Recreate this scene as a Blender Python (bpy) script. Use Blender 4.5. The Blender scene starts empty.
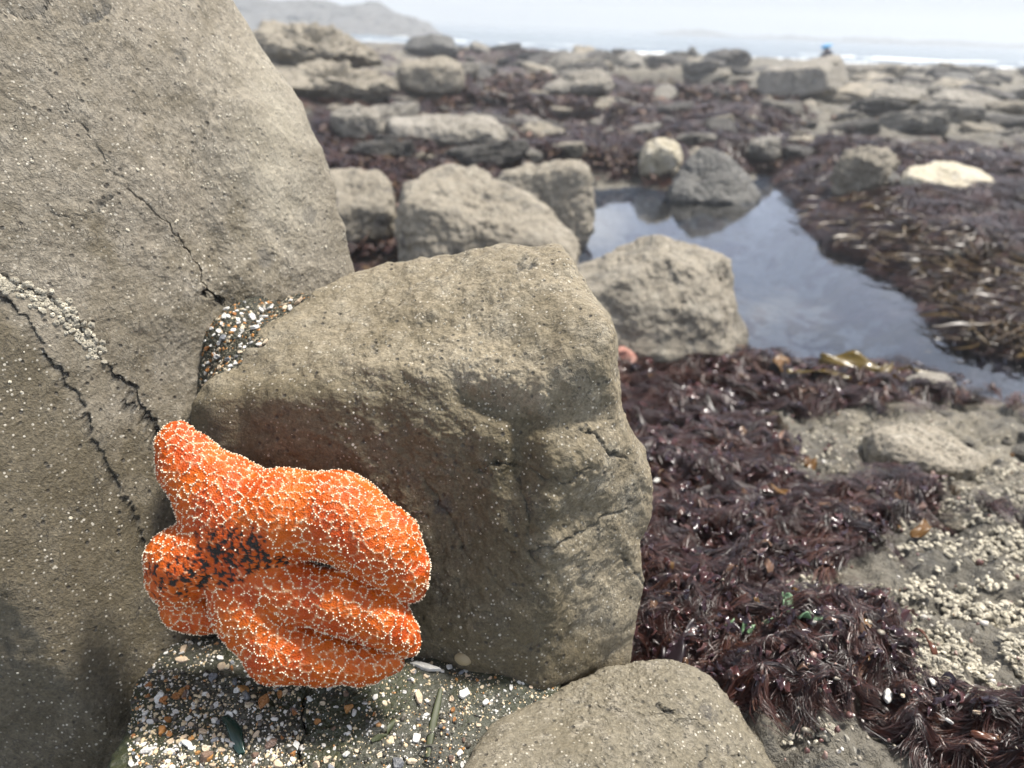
import bpy, math, random
import numpy as np
from mathutils import Vector, Matrix
from mathutils.bvhtree import BVHTree
from mathutils.kdtree import KDTree

random.seed(7)
RNG = np.random.default_rng(11)
SC = bpy.context.scene
COL = SC.collection

# ------------------------------------------------------------------ camera
FPX = 759.0
PITCH = math.radians(25.5)
ROLL = math.radians(2.3)
CAM = np.array([0.0, 0.0, 1.0])
FW = np.array([0, math.cos(PITCH), -math.sin(PITCH)])
U0 = np.array([0, math.sin(PITCH), math.cos(PITCH)])
X0 = np.array([1.0, 0, 0])
RT = math.cos(ROLL) * X0 + math.sin(ROLL) * U0
UP = -math.sin(ROLL) * X0 + math.cos(ROLL) * U0


def ray(px, py):
    return FW + RT * (px - 512) / FPX - UP * (py - 384) / FPX


def P(px, py, d):
    return CAM + d * ray(px, py)


def G(px, py, z):
    r = ray(px, py)
    return CAM + r * ((z - CAM[2]) / r[2])


def depth_on(px, py, z):
    return (z - CAM[2]) / ray(px, py)[2]


def project(v):
    q = v - CAM
    d = q @ FW
    d = np.where(np.abs(d) < 1e-4, 1e-4, d)
    return 512 + FPX * (q @ RT) / d, 384 - FPX * (q @ UP) / d, d


# ------------------------------------------------------------------ noise
_perm = RNG.permutation(256).astype(np.int64)
_perm = np.concatenate([_perm, _perm, _perm])
_grad = RNG.normal(size=(256, 3))
_grad /= np.linalg.norm(_grad, axis=1, keepdims=True)


_g32 = _grad.astype(np.float32)
_p32 = _perm.astype(np.int32)


def perlin(p):
    p = np.asarray(p, np.float32)
    fl = np.floor(p)
    f = p - fl
    i = fl.astype(np.int32) & 255
    u = f * f * f * (f * (f * 6 - 15) + 10)
    i0, i1, i2 = i[:, 0], i[:, 1], i[:, 2]
    f0, f1, f2 = f[:, 0], f[:, 1], f[:, 2]
    ax = _p32[i0], _p32[i0 + 1]
    c = []
    for dx in (0, 1):
        for dy in (0, 1):
            ab = _p32[ax[dx] + i1 + dy] + i2
            for dz in (0, 1):
                g = _g32[_p32[ab + dz]]
                c.append(g[:, 0] * (f0 - dx) + g[:, 1] * (f1 - dy) + g[:, 2] * (f2 - dz))
    ux, uy, uz = u[:, 0], u[:, 1], u[:, 2]
    z00 = c[0] + uz * (c[1] - c[0]); z01 = c[2] + uz * (c[3] - c[2])
    z10 = c[4] + uz * (c[5] - c[4]); z11 = c[6] + uz * (c[7] - c[6])
    y0 = z00 + uy * (z01 - z00); y1 = z10 + uy * (z11 - z10)
    return (y0 + ux * (y1 - y0)).astype(np.float64) * 1.6


def fbm(p, freq, octv=4, gain=0.5, off=0.0):
    a, s = 1.0, np.zeros(len(p))
    q = p * freq + off
    for _ in range(octv):
        s += a * perlin(q)
        q = q * 2.03 + 17.3
        a *= gain
    return s


def ridged(p, freq, octv=3, off=0.0):
    a, s = 1.0, np.zeros(len(p))
    q = p * freq + off
    for _ in range(octv):
        s += a * (1 - 2 * np.abs(perlin(q)))
        q = q * 2.1 + 9.1
        a *= 0.5
    return s


def sstep(a, b, x):
    t = np.clip((x - a) / (b - a), 0, 1)
    return t * t * (3 - 2 * t)


# ------------------------------------------------------------------ mesh helpers
_ico = {}


def ico(level):
    if level in _ico:
        return _ico[level]
    t = (1 + 5 ** .5) / 2
    v = np.array([(-1, t, 0), (1, t, 0), (-1, -t, 0), (1, -t, 0), (0, -1, t), (0, 1, t), (0, -1, -t), (0, 1, -t),
                  (t, 0, -1), (t, 0, 1), (-t, 0, -1), (-t, 0, 1)], float)
    v /= np.linalg.norm(v, axis=1, keepdims=True)
    f = np.array([(0, 11, 5), (0, 5, 1), (0, 1, 7), (0, 7, 10), (0, 10, 11), (1, 5, 9), (5, 11, 4), (11, 10, 2), (10, 7, 6), (7, 1, 8),
                  (3, 9, 4), (3, 4, 2), (3, 2, 6), (3, 6, 8), (3, 8, 9), (4, 9, 5), (2, 4, 11), (6, 2, 10), (8, 6, 7), (9, 8, 1)])
    for _ in range(level):
        n = len(v)
        e = np.concatenate([f[:, [0, 1]], f[:, [1, 2]], f[:, [2, 0]]])
        e.sort(axis=1)
        key = e[:, 0] * n + e[:, 1]
        uk, inv = np.unique(key, return_inverse=True)
        inv = inv.ravel()
        m = v[uk // n] + v[uk % n]
        m /= np.linalg.norm(m, axis=1, keepdims=True)
        v = np.concatenate([v, m])
        k = len(f)
        a, b, c = n + inv[:k], n + inv[k:2 * k], n + inv[2 * k:]
        f = np.concatenate([np.stack([f[:, 0], a, c], 1), np.stack([f[:, 1], b, a], 1),
                            np.stack([f[:, 2], c, b], 1), np.stack([a, b, c], 1)])
    _ico[level] = (v, f)
    return v, f


def make_mesh(name, v, f, mats, attrs=None, smooth=True, fmat=None):
    """f: (M,k) int array; attrs: name -> per-vertex float array"""
    me = bpy.data.meshes.new(name)
    v = np.asarray(v, np.float32)
    f = np.asarray(f, np.int32)
    k = f.shape[1]
    me.vertices.add(len(v))
    me.vertices.foreach_set('co', v.ravel())
    me.loops.add(f.size)
    me.loops.foreach_set('vertex_index', f.ravel())
    me.polygons.add(len(f))
    me.polygons.foreach_set('loop_start', np.arange(0, f.size, k, dtype=np.int32))
    if smooth:
        me.polygons.foreach_set('use_smooth', np.ones(len(f), bool))
    if fmat is not None:
        me.polygons.foreach_set('material_index', np.asarray(fmat, np.int32))
    for m in (mats if isinstance(mats, (list, tuple)) else [mats]):
        me.materials.append(m)
    for an, av in (attrs or {}).items():
        a = me.attributes.new(an, 'FLOAT', 'POINT')
        a.data.foreach_set('value', np.asarray(av, np.float32))
    me.update(calc_edges=True)
    return me


def link(name, me, loc=(0, 0, 0), parent=None, label=None, cat=None, group=None, kind=None):
    o = bpy.data.objects.new(name, me)
    COL.objects.link(o)
    o.location = loc
    if parent is not None:
        o.parent = parent
    tag(o, label, cat, group, kind)
    return o


def tag(o, label=None, cat=None, group=None, kind=None):
    if label: o['label'] = label
    if cat: o['category'] = cat
    if group: o['group'] = group
    if kind: o['kind'] = kind
    return o


def seg_dist(px, py, poly, closed=False):
    d = np.full(len(px), 1e9)
    pts = list(poly) + ([poly[0]] if closed else [])
    for (ax, ay), (bx, by) in zip(pts[:-1], pts[1:]):
        vx, vy = bx - ax, by - ay
        t = np.clip(((px - ax) * vx + (py - ay) * vy) / (vx * vx + vy * vy + 1e-12), 0, 1)
        d = np.minimum(d, np.hypot(px - ax - t * vx, py - ay - t * vy))
    return d


def inside(px, py, poly):
    r = np.zeros(len(px), bool)
    n = len(poly)
    for i in range(n):
        ax, ay = poly[i]
        bx, by = poly[(i + 1) % n]
        c = (ay > py) != (by > py)
        xi = (bx - ax) * (py - ay) / ((by - ay) if by != ay else 1e-9) + ax
        r ^= c & (px < xi)
    return r


# ------------------------------------------------------------------ materials
def new_mat(name):
    m = bpy.data.materials.new(name)
    m.use_nodes = True
    nt = m.node_tree
    nt.nodes.clear()
    return m, nt


class NB:
    """tiny node builder"""

    def __init__(s, nt):
        s.nt = nt

    def n(s, t, **kw):
        nd = s.nt.nodes.new(t)
        for k, v in kw.items():
            if k.startswith('i_'):
                key = k[2:].replace('_', ' ')
                s.set(nd.inputs[key], v)
            else:
                setattr(nd, k, v)
        return nd

    def set(s, sock, v):
        if hasattr(v, 'is_output') or isinstance(v, bpy.types.NodeSocket):
            s.nt.links.new(v, sock)
        else:
            sock.default_value = v

    def math(s, op, a, b=None, c=None, clamp=False):
        nd = s.nt.nodes.new('ShaderNodeMath')
        nd.operation = op
        nd.use_clamp = clamp
        s.set(nd.inputs[0], a)
        if b is not None: s.set(nd.inputs[1], b)
        if c is not None: s.set(nd.inputs[2], c)
        return nd.outputs[0]

    def mix(s, fac, a, b):
        nd = s.nt.nodes.new('ShaderNodeMix')
        nd.data_type = 'RGBA'
        s.set(nd.inputs[0], fac)
        s.set(nd.inputs[6], a if not isinstance(a, tuple) else (*a[:3], 1))
        s.set(nd.inputs[7], b if not isinstance(b, tuple) else (*b[:3], 1))
        return nd.outputs[2]

    def ramp(s, fac, lo, hi):
        nd = s.nt.nodes.new('ShaderNodeMapRange')
        nd.interpolation_type = 'SMOOTHSTEP'
        s.set(nd.inputs[0], fac)
        nd.inputs[1].default_value = lo
        nd.inputs[2].default_value = hi
        return nd.outputs[0]

    def noise(s, co, scale, detail=4, rough=.55, dist=0.0):
        nd = s.nt.nodes.new('ShaderNodeTexNoise')
        s.set(nd.inputs['Vector'], co)
        nd.inputs['Scale'].default_value = scale
        nd.inputs['Detail'].default_value = detail
        nd.inputs['Roughness'].default_value = rough
        nd.inputs['Distortion'].default_value = dist
        return nd.outputs[0]

    def voro(s, co, scale, rand=1.0):
        nd = s.nt.nodes.new('ShaderNodeTexVoronoi')
        s.set(nd.inputs['Vector'], co)
        nd.inputs['Scale'].default_value = scale
        nd.inputs['Randomness'].default_value = rand
        return nd.outputs['Distance'], nd.outputs['Color']

    def attr(s, name):
        nd = s.nt.nodes.new('ShaderNodeAttribute')
        nd.attribute_name = name
        return nd.outputs['Fac']

    def out(s, bsdf):
        o = s.nt.nodes.new('ShaderNodeOutputMaterial')
        s.nt.links.new(bsdf, o.inputs['Surface'])

    def bsdf(s, col, rough=.7, spec=.5, normal=None, **kw):
        b = s.nt.nodes.new('ShaderNodeBsdfPrincipled')
        s.set(b.inputs['Base Color'], col if not isinstance(col, tuple) else (*col[:3], 1))
        s.set(b.inputs['Roughness'], rough)
        s.set(b.inputs['Specular IOR Level'], spec)
        if normal is not None: s.set(b.inputs['Normal'], normal)
        for k, v in kw.items():
            s.set(b.inputs[k.replace('_', ' ')], v)
        return b.outputs[0]

    def bump(s, h, dist=1.0, strength=1.0, normal=None):
        b = s.nt.nodes.new('ShaderNodeBump')
        b.inputs['Distance'].default_value = dist
        b.inputs['Strength'].default_value = strength
        s.set(b.inputs['Height'], h)
        if normal is not None: s.set(b.inputs['Normal'], normal)
        return b.outputs[0]


def rock_material(name, cA, cB, cC, fine=1.0, specks=1.0, rough=.7, bump=.85, scale=1.0, wet=0.0):
    """weathered shore rock: two mineral tones, dark pits, pale barnacle specks, stained cracks"""
    m, nt = new_mat(name)
    b = NB(nt)
    co = b.n('ShaderNodeTexCoord').outputs['Object']
    n1 = b.noise(co, 5 * scale, 3, .6, .3)
    n2 = b.noise(co, 38 * scale, 5, .65)
    n3 = b.noise(co, 420 * scale, 2, .6)
    n4 = b.noise(co, 150 * scale, 4, .7)
    col = b.mix(b.ramp(n1, .36, .64), cA, cB)
    col = b.mix(b.ramp(n2, .45, .72), col, cC)
    col = b.mix(b.math('MULTIPLY', b.attr('film_shade'), .45), col, (.140, .104, .042))  # brown tint carrying painted shade as well as algae film
    g = b.math('ADD', b.math('MULTIPLY', n4, 1.1), b.math('MULTIPLY', n3, .9))      # 0..2
    val = b.math('MULTIPLY_ADD', b.math('SUBTRACT', g, 1.0), 1.35, 1.0)
    val = b.math('MULTIPLY', val, b.math('SUBTRACT', 1.0, b.math('MULTIPLY', b.attr('film_shade'), .42)))
    mul = b.n('ShaderNodeMix', data_type='RGBA', blend_type='MULTIPLY')
    mul.inputs[0].default_value = 1
    nt.links.new(col, mul.inputs[6])
    comb = b.n('ShaderNodeCombineColor')
    for k in range(3): nt.links.new(val, comb.inputs[k])
    nt.links.new(comb.outputs[0], mul.inputs[7])
    col = mul.outputs[2]
    # hairline dark scratches
    mp_ = b.n('ShaderNodeMapping'); nt.links.new(co, mp_.inputs[0]); mp_.inputs['Scale'].default_value = (1, 1.6, .8); mp_.inputs['Rotation'].default_value = (.4, .3, .6)
    ns_ = b.noise(mp_.outputs[0], 75 * scale, 3, .6, .6)
    scr = b.math('MULTIPLY', b.math('SUBTRACT', 1.0, b.ramp(b.math('ABSOLUTE', b.math('SUBTRACT', ns_, .5)), .004, .022)), b.ramp(n2, .46, .60))
    col = b.mix(b.math('MULTIPLY', scr, .55), col, (.05, .044, .036))
    # dark pits
    pd, pc = b.voro(co, 120 * scale)
    sep = b.n('ShaderNodeSeparateColor'); nt.links.new(pc, sep.inputs[0])
    pit = b.math('MULTIPLY', b.math('SUBTRACT', 1.0, b.ramp(pd, .1, .3)), b.ramp(sep.outputs[0], .68, .74))
    col = b.mix(b.math('MULTIPLY', pit, .8), col, (.045, .04, .034))
    # broad dark lichen blots
    bd, bc = b.voro(co, 16 * scale)
    sb = b.n('ShaderNodeSeparateColor'); nt.links.new(bc, sb.inputs[0])
    nb = b.math('ADD', bd, b.math('MULTIPLY', b.math('SUBTRACT', n4, .5), .35))
    blot = b.math('MULTIPLY', b.math('SUBTRACT', 1.0, b.ramp(nb, .10, .24)), b.ramp(sb.outputs[1], .72, .76))
    col = b.mix(b.math('MULTIPLY', blot, .65), col, (.05, .046, .045))
    # pale specks of tiny barnacles
    wv = b.math('MULTIPLY', specks, 1.0)
    hs = None
    for sc_, lo, hi, thr in ((230, .16, .30, .58), (110, .10, .18, .68)):
        d, c = b.voro(co, sc_ * scale)
        s2 = b.n('ShaderNodeSeparateColor'); nt.links.new(c, s2.inputs[0])
        sp = b.math('MULTIPLY', b.math('SUBTRACT', 1.0, b.ramp(d, lo, hi)), b.ramp(s2.outputs[2], thr, thr + .05))
        hs = sp if hs is None else b.math('MAXIMUM', hs, sp)
    clus = b.ramp(b.noise(co, 14 * scale, 5, .65), .42, .62)
    hs = b.math('MULTIPLY', hs, b.math('MULTIPLY_ADD', clus, .75, .25))
    col = b.mix(b.math('MULTIPLY', hs, .85 * specks, clamp=True), col, (.52, .48, .40))
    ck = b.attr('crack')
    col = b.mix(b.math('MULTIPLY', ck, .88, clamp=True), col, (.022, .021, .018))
    al = b.attr('algae')
    col = b.mix(b.math('MULTIPLY', b.math('MULTIPLY', al, b.ramp(n4, .2, .55)), .85, clamp=True), col, (.028, .033, .010))
    pl = b.attr('pale')
    col = b.mix(b.math('MULTIPLY', pl, .6, clamp=True), col, (.46, .42, .33))
    h = b.math('MULTIPLY', n4, .0030 / scale * bump)
    h = b.math('ADD', h, b.math('MULTIPLY', n3, .0011 / scale * bump))
    h = b.math('ADD', h, b.math('MULTIPLY', n2, .0065 / scale * bump))
    h = b.math('ADD', h, b.math('MULTIPLY', pit, -.0015 / scale))
    h = b.math('ADD', h, b.math('MULTIPLY', scr, -.0007 / scale))
    nrm = b.bump(h, 1.0, .8)
    ro = b.math('SUBTRACT', rough, b.math('MULTIPLY', ck, .2))
    b.out(b.bsdf(col, ro, .32 + wet, nrm))
    return m


ROCK_MAIN = rock_material('olive brown shore rock', (.225, .190, .130), (.182, .150, .098), (.265, .232, .170))
ROCK_LEFT = rock_material('grey tan shore rock', (.195, .169, .128), (.158, .137, .102), (.24, .213, .167), specks=1.0)
ROCK_LOW = rock_material('dark olive shore rock', (.172, .150, .108), (.138, .118, .08), (.21, .186, .142), specks=1.0)
ROCK_SHELF = rock_material('algae stained rock', (.046, .046, .030), (.034, .035, .022), (.075, .07, .052), specks=.9, rough=.55, wet=.15)
ROCK_TAN = rock_material('sunbleached tan rock', (.255, .224, .172), (.205, .179, .137), (.31, .28, .224), specks=.5, scale=.5)
ROCK_GREY = rock_material('weathered grey rock', (.27, .245, .205), (.20, .18, .145), (.33, .305, .26), specks=.5, scale=.4)
ROCK_DARK = rock_material('dark wet grey rock', (.105, .102, .095), (.075, .073, .066), (.15, .145, .13), specks=.7, scale=.4, rough=.55)
ROCK_CREAM = rock_material('cream rock', (.46, .41, .30), (.36, .315, .225), (.52, .48, .40), specks=.3, scale=.4)


# ------------------------------------------------------------------ rocks
def convex_rock(planes, c, level, axis=None, k=0.0, p=18.0):
    v, f = ico(level)
    d = v
    if axis is not None and k:
        d = v + k * np.asarray(axis)
        d = d / np.linalg.norm(d, axis=1, keepdims=True)
    s = np.zeros(len(d))
    for n, h in planes:
        q = np.maximum(0, d @ n) / h
        s += q ** p
    r = s ** (-1.0 / p)
    return d * r[:, None], f, d


def plane3(a, b, c_, toward):
    n = np.cross(b - a, c_ - a)
    n /= np.linalg.norm(n)
    if n @ (toward - a) < 0: n = -n
    return n, a


def outline_rock(outline, d, thick, faces=(), level=5, p=18., tilt=18, back=.45, k=.35, noise=(), name='', extra=()):
    """Convex stone whose widest girth is the given outline at distance d; faces are planes through three surveyed points."""
    pts = [np.asarray(P(*(q if len(q) == 3 else (q[0], q[1], d)))) for q in outline]
    c = np.mean(pts, axis=0) + FW * thick * .12
    fdir = c - CAM
    fdir /= np.linalg.norm(fdir)
    planes = []
    comp = 3.4 ** (1 / p)
    n_ = len(pts)
    ctr = np.mean(pts, axis=0)
    for i in range(n_):
        a, b = pts[i], pts[(i + 1) % n_]
        e = b - a
        e /= np.linalg.norm(e)
        ne = np.cross(e, fdir)
        ne /= np.linalg.norm(ne)
        if ne @ (a - ctr) < 0: ne = -ne
        for sgn in (-1, 1):
            t = math.radians(tilt)
            n = ne * math.cos(t) + sgn * fdir * math.sin(t)
            h = n @ ((a + b) / 2 - c)
            if h > 1e-4:
                planes.append((n, h * comp))
    for tri in faces:
        q = [np.asarray(P(*t)) for t in tri]
        n, a = plane3(*q, CAM)
        h = n @ (a - c)
        if h > 0:
            planes.append((n, h * 1.4 ** (1 / p)))
        else:
            print('face plane behind centre', name, h)
    for n, pt in extra:
        n = np.asarray(n, float); n /= np.linalg.norm(n)
        h = n @ (np.asarray(pt) - c)
        if h > 0: planes.append((n, h))
        else: print('extra plane behind centre', name, h)
    planes.append((fdir, thick * back))
    planes.append((-fdir, thick * .6))
    v, f, dr = convex_rock(planes, c, level, -fdir, k, p)
    return v, f, dr, c


def add_noise(v, dr, c, amps):
    w = v + c
    off = np.zeros(len(v))
    for fr, am, kind in amps:
        if kind == 'r':
            off += am * (ridged(w, fr, 3, off=fr * 3.1) - .3)
        elif kind == 'b':          # billowy pits
            off -= am * np.abs(fbm(w, fr, 3, off=4.4))
        else:
            off += am * fbm(w, fr, 4, off=fr * 1.7)
    return v + dr * off[:, None]


def vnormals(v, f):
    fn = np.cross(v[f[:, 1]] - v[f[:, 0]], v[f[:, 2]] - v[f[:, 0]])
    n = np.zeros_like(v)
    for k in range(f.shape[1]):
        np.add.at(n, f[:, k], fn)
    return n / (np.linalg.norm(n, axis=1, keepdims=True) + 1e-12)


def carve(v, c, dr, facing, line, width, depth, crack, stain=1.0, jag=5.0, whole=False):
    """cut a crack along a surveyed line into the camera-side surface (v local to c)"""
    px, py, dd = project(v + c)
    mg = 3.5 * width + 3 * jag + 6
    la = np.array(line)
    sub = np.nonzero((px > la[:, 0].min() - mg) & (px < la[:, 0].max() + mg) & (py > la[:, 1].min() - mg) & (py < la[:, 1].max() + mg) & (facing > .01))[0]
    if len(sub) == 0: return v
    px, py = px[sub], py[sub]
    w = np.stack([px, py, px * 0], 1)
    jx = fbm(w, .05, 4, .65) * jag
    jy = fbm(w, .05, 4, .65, off=50) * jag
    dist = seg_dist(px + jx, py + jy, line)
    wd = width * (1 + .6 * fbm(w, .03, 2, off=9)) * (.75 + .5 * fbm(w, .12, 2, off=3))
    gapm = sstep(-.75, .0, fbm(w, .045, 3, off=71)) if not whole else np.clip(.85 + .5 * fbm(w, .045, 3, off=71), .3, 1)
    wd = wd * (.35 + .65 * gapm)
    g = np.exp(-(dist / np.maximum(wd, .4)) ** 2) * facing[sub] * gapm
    crack[sub] += stain * gapm * .6 * np.exp(-(dist / np.maximum(wd * 2.4, 1.)) ** 2) * facing[sub] * sstep(-.1, .4, fbm(w, .15, 3, off=5))
    crack[sub] += stain * (.25 + .75 * gapm) * np.exp(-(dist / np.maximum(wd * .75, .5)) ** 2) * facing[sub]
    v = v.copy()
    v[sub] -= dr[sub] * (g * depth)[:, None]
    return v


def bulge(v, c, dr, facing, x, y, rx, ry, amt, rot=0):
    px, py, _ = project(v + c)
    ca, sa = math.cos(math.radians(rot)), math.sin(math.radians(rot))
    u = ((px - x) * ca + (py - y) * sa) / rx
    w = (-(px - x) * sa + (py - y) * ca) / ry
    return v + dr * (np.exp(-(u * u + w * w)) * amt * facing)[:, None]


def finish_rock(name, v, f, c, mat, crack=None, label=None, cat='rock', algae=None, pale=None, group=None, parent=None, film_shade=None):
    z = np.zeros(len(v))
    me = make_mesh(name, v, f, mat, {'crack': np.clip(crack, 0, 1) if crack is not None else z,
                                     'algae': np.clip(algae, 0, 1) if algae is not None else z,
                                     'pale': np.clip(pale, 0, 1) if pale is not None else z,
                                     'film_shade': np.clip(film_shade, 0, 1) if film_shade is not None else z})
    return link(name, me, tuple(c), parent, label, cat, group)


# --- main boulder carrying the starfish
out = [(188, 402, .70), (215, 375, .74), (300, 298, .78), (345, 262, .80), (430, 250, .81), (510, 245, .81), (604, 246, .80), (652, 276, .785),
       (657, 360, .775), (652, 440, .77), (660, 515, .77), (690, 600, .77), (694, 672, .775), (560, 706, .75), (420, 670, .74), (300, 660, .74), (205, 560, .73)]
v, f, dr, c = outline_rock(out, .74, .30, faces=[
    ((300, 385, .700), (540, 392, .652), (440, 255, .80)),        # top
    ((200, 415, .715), (430, 400, .668), (430, 670, .730)),         # front
    ((548, 410, .652), (552, 660, .712), (640, 470, .724)),        # right flank
    ], level=7, p=27, tilt=14, back=.75, k=.5, name='main')
fac = np.clip((dr @ -((c - CAM) / np.linalg.norm(c - CAM))) * 3 + .6, 0, 1)
crk = np.zeros(len(v))
v = add_noise(v, dr, c, [(5, .008, 'f'), (13, .006, 'f'), (34, .0026, 'f'), (90, .0010, 'f'), (190, .0005, 'f')])
v = bulge(v, c, dr, fac, 586, 342, 40, 42, .019)
v = bulge(v, c, dr, fac, 490, 400, 70, 24, -.022, 12)
v = bulge(v, c, dr, fac, 526, 450, 20, 70, -.019, 6)
v = bulge(v, c, dr, fac, 455, 520, 55, 70, -.012)
v = bulge(v, c, dr, fac, 400, 405, 110, 26, -.005, 8)
v = bulge(v, c, dr, fac, 345, 365, 90, 18, .007, 4)
v = bulge(v, c, dr, fac, 580, 455, 30, 25, .009)
v = bulge(v, c, dr, fac, 570, 520, 40, 14, -.007, -20)
v = bulge(v, c, dr, fac, 470, 620, 50, 30, .008)
v = bulge(v, c, dr, fac, 610, 560, 16, 40, -.006, -20)
v = bulge(v, c, dr, fac, 600, 480, 30, 60, .008)
v = bulge(v, c, dr, fac, 560, 590, 50, 50, .007)
v = bulge(v, c, dr, np.ones(len(v)), 652, 545, 22, 22, -.010)
v = bulge(v, c, dr, np.ones(len(v)), 200, 385, 30, 40, .012)
v = bulge(v, c, dr, fac, 300, 400, 60, 22, .007)
v = bulge(v, c, dr, fac, 250, 370, 60, 20, -.006, -30)
v = bulge(v, c, dr, fac, 235, 405, 10, 40, -.006)
for ln, wd, dp, st in [
    ([(518, 470), (528, 510), (534, 560)], 2.2, .003, .5),
    ([(515, 553), (560, 545), (600, 520), (632, 505)], 2, .003, .7),
    ([(580, 425), (600, 442), (625, 460)], 1.6, .003, .9),
    ([(480, 470), (510, 462), (560, 482), (590, 470)], 2, .003, .5),
    ([(495, 462), (500, 464)], 5, .006, 1), ([(520, 262), (532, 264)], 4, .004, .8),
    ([(370, 350), (375, 342)], 2, .003, .8), ([(620, 555), (650, 590)], 2.5, .004, .5),
    ([(425, 480), (450, 520), (470, 560), (520, 600)], 2.5, .003, .35), ([(420, 570), (440, 600), (500, 620)], 2, .002, .3),
    ([(440, 340), (452, 352)], 2, .002, .4)]:
    v = carve(v, c, dr, fac, ln, wd, dp, crk, st)
px, py, _ = project(v + c)
wob = fbm(np.stack([px, py, px * 0], 1), .014, 4)
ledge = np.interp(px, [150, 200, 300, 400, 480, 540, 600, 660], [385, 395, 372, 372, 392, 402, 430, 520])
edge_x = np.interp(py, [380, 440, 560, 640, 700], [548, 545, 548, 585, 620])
film_shade = sstep(-12, 22, py - ledge + 12 * wob) * sstep(28, -22, px - edge_x + 18 * wob) * .95  # front face shade painted below the ledge, mixed with olive-brown algae film
film_shade += .35 * sstep(.1, .6, fbm(v + c, 11, 4, off=2))
MAIN = finish_rock('boulder', v, f, c, ROCK_MAIN, crk, 'squared olive-brown boulder in the middle, with the orange starfish clinging to its corner', film_shade=film_shade)
MAIN_V, MAIN_F, MAIN_C = v, f, c

# --- big boulder on the left
out = [(-330, -260, .62), (60, -260, .80), (180, -80, .86), (238, 0, .90), (292, 72, .93), (326, 180, .95), (352, 268, .95), (352, 380, .93), (325, 560, .86),
       (270, 760, .78), (180, 930, .70), (-330, 930, .55)]
v, f, dr, c = outline_rock(out, .8, .5, faces=[
    ((0, 0, .645), (0, 300, .575), (250, 180, .82)),
    ((0, 330, .570), (0, 768, .715), (135, 640, .690)),
    ((230, 40, .83), (330, 220, .93), (250, 300, .84)),
], level=8, p=30, tilt=10, back=.7, k=.6, name='left')
fac = np.clip((dr @ -((c - CAM) / np.linalg.norm(c - CAM))) * 3 + .6, 0, 1)
crk = np.zeros(len(v))
v = add_noise(v, dr, c, [(4, .010, 'f'), (6.5, .006, 'r'), (12, .004, 'f'), (36, .0014, 'f'), (110, .0006, 'f')])
v = bulge(v, c, dr, fac, 205, 200, 22, 130, -.010, -8)
v = bulge(v, c, dr, fac, 255, 150, 26, 120, .006, -12)
for ln, wd, dp, st in [
    ([(-20, 60), (20, 73), (60, 100), (95, 145), (130, 190), (160, 215), (180, 240), (198, 268), (206, 292), (228, 308)], 1.5, .0035, .4),
    ([(40, 202), (62, 218), (85, 215), (112, 195)], 1.8, .003, .7),
    ([(-30, 6), (18, 11), (38, 8), (52, -12)], 5, .012, 1.3), ([(76, 21), (92, 16), (106, 2)], 5, .010, 1.3),
    ([(-15, 292), (10, 305), (33, 332), (42, 358), (62, 380), (78, 405), (92, 440), (112, 480), (128, 512), (142, 545)], 3.4, .008, 1.0),
    ([(-15, 270), (18, 288), (50, 305), (78, 332), (100, 362), (118, 385), (135, 405), (152, 430), (160, 450)], 7.0, .012, 1.0),
    ([(125, 405), (140, 415), (158, 440)], 4, .008, .9),
    ([(206, 292), (225, 305)], 3.5, .006, 1.0), ([(160, 340), (175, 348)], 2, .002, .5),
    ([(60, 112), (75, 122)], 2, .002, .6), ([(104, 58), (110, 64)], 3, .003, .9), ([(46, 24), (48, 30)], 2, .003, 1),
    ([(178, 52), (184, 58)], 2.4, .003, .8), ([(195, 10), (205, 60), (210, 120)], 2, .002, .25),
    ([(215, 90), (200, 130), (190, 170)], 2.5, .003, .3), ([(150, 700), (120, 730), (100, 768)], 3, .002, .0),
    ([(88, 478), (94, 480)], 4, .001, .5), ([(5, 640), (14, 668)], 5, .002, .35), ([(100, 440), (104, 448)], 3, .001, .6)]:
    v = carve(v, c, dr, fac, ln, wd, dp, crk, st, whole=st > .95)
px, py, _ = project(v + c)
# purple-black worn spot
spot = np.exp(-(((px - 247) / 8) ** 2 + ((py - 180) / 12) ** 2) * (1.2 + .5 * fbm(np.stack([px, py, px * 0], 1), .2, 2)))
crk += spot * .55 * fac
# lower face below the long crack: painted shade along with its own darker tone
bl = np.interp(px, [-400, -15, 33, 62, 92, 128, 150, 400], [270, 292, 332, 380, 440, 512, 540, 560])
film_shade = sstep(-14, 26, py - bl + 14 * fbm(np.stack([px, py, px * 0], 1), .02, 4)) * .85
film_shade += .4 * sstep(.15, .6, fbm(v + c, 9, 5, off=6)) + .3 * sstep(.1, .5, fbm(v + c, 28, 4, off=2))
film_shade += .6 * sstep(330, 480, py + .35 * px - 90 + 60 * fbm(np.stack([px, py, px * 0], 1), .008, 4)) * (film_shade < .5)
LEFT = finish_rock('boulder', v, f, c, ROCK_LEFT, crk, 'huge grey-tan boulder filling the left side, crossed by dark cracks', film_shade=film_shade,
                   pale=.55 * np.exp(-(((px - 275 - .12 * (py - 150)) / 50) ** 2 + ((py - 150) / 130) ** 2)) * (1 + .7 * fbm(v + c, 10, 4)))
LEFT_V, LEFT_F, LEFT_C = v, f, c

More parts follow.
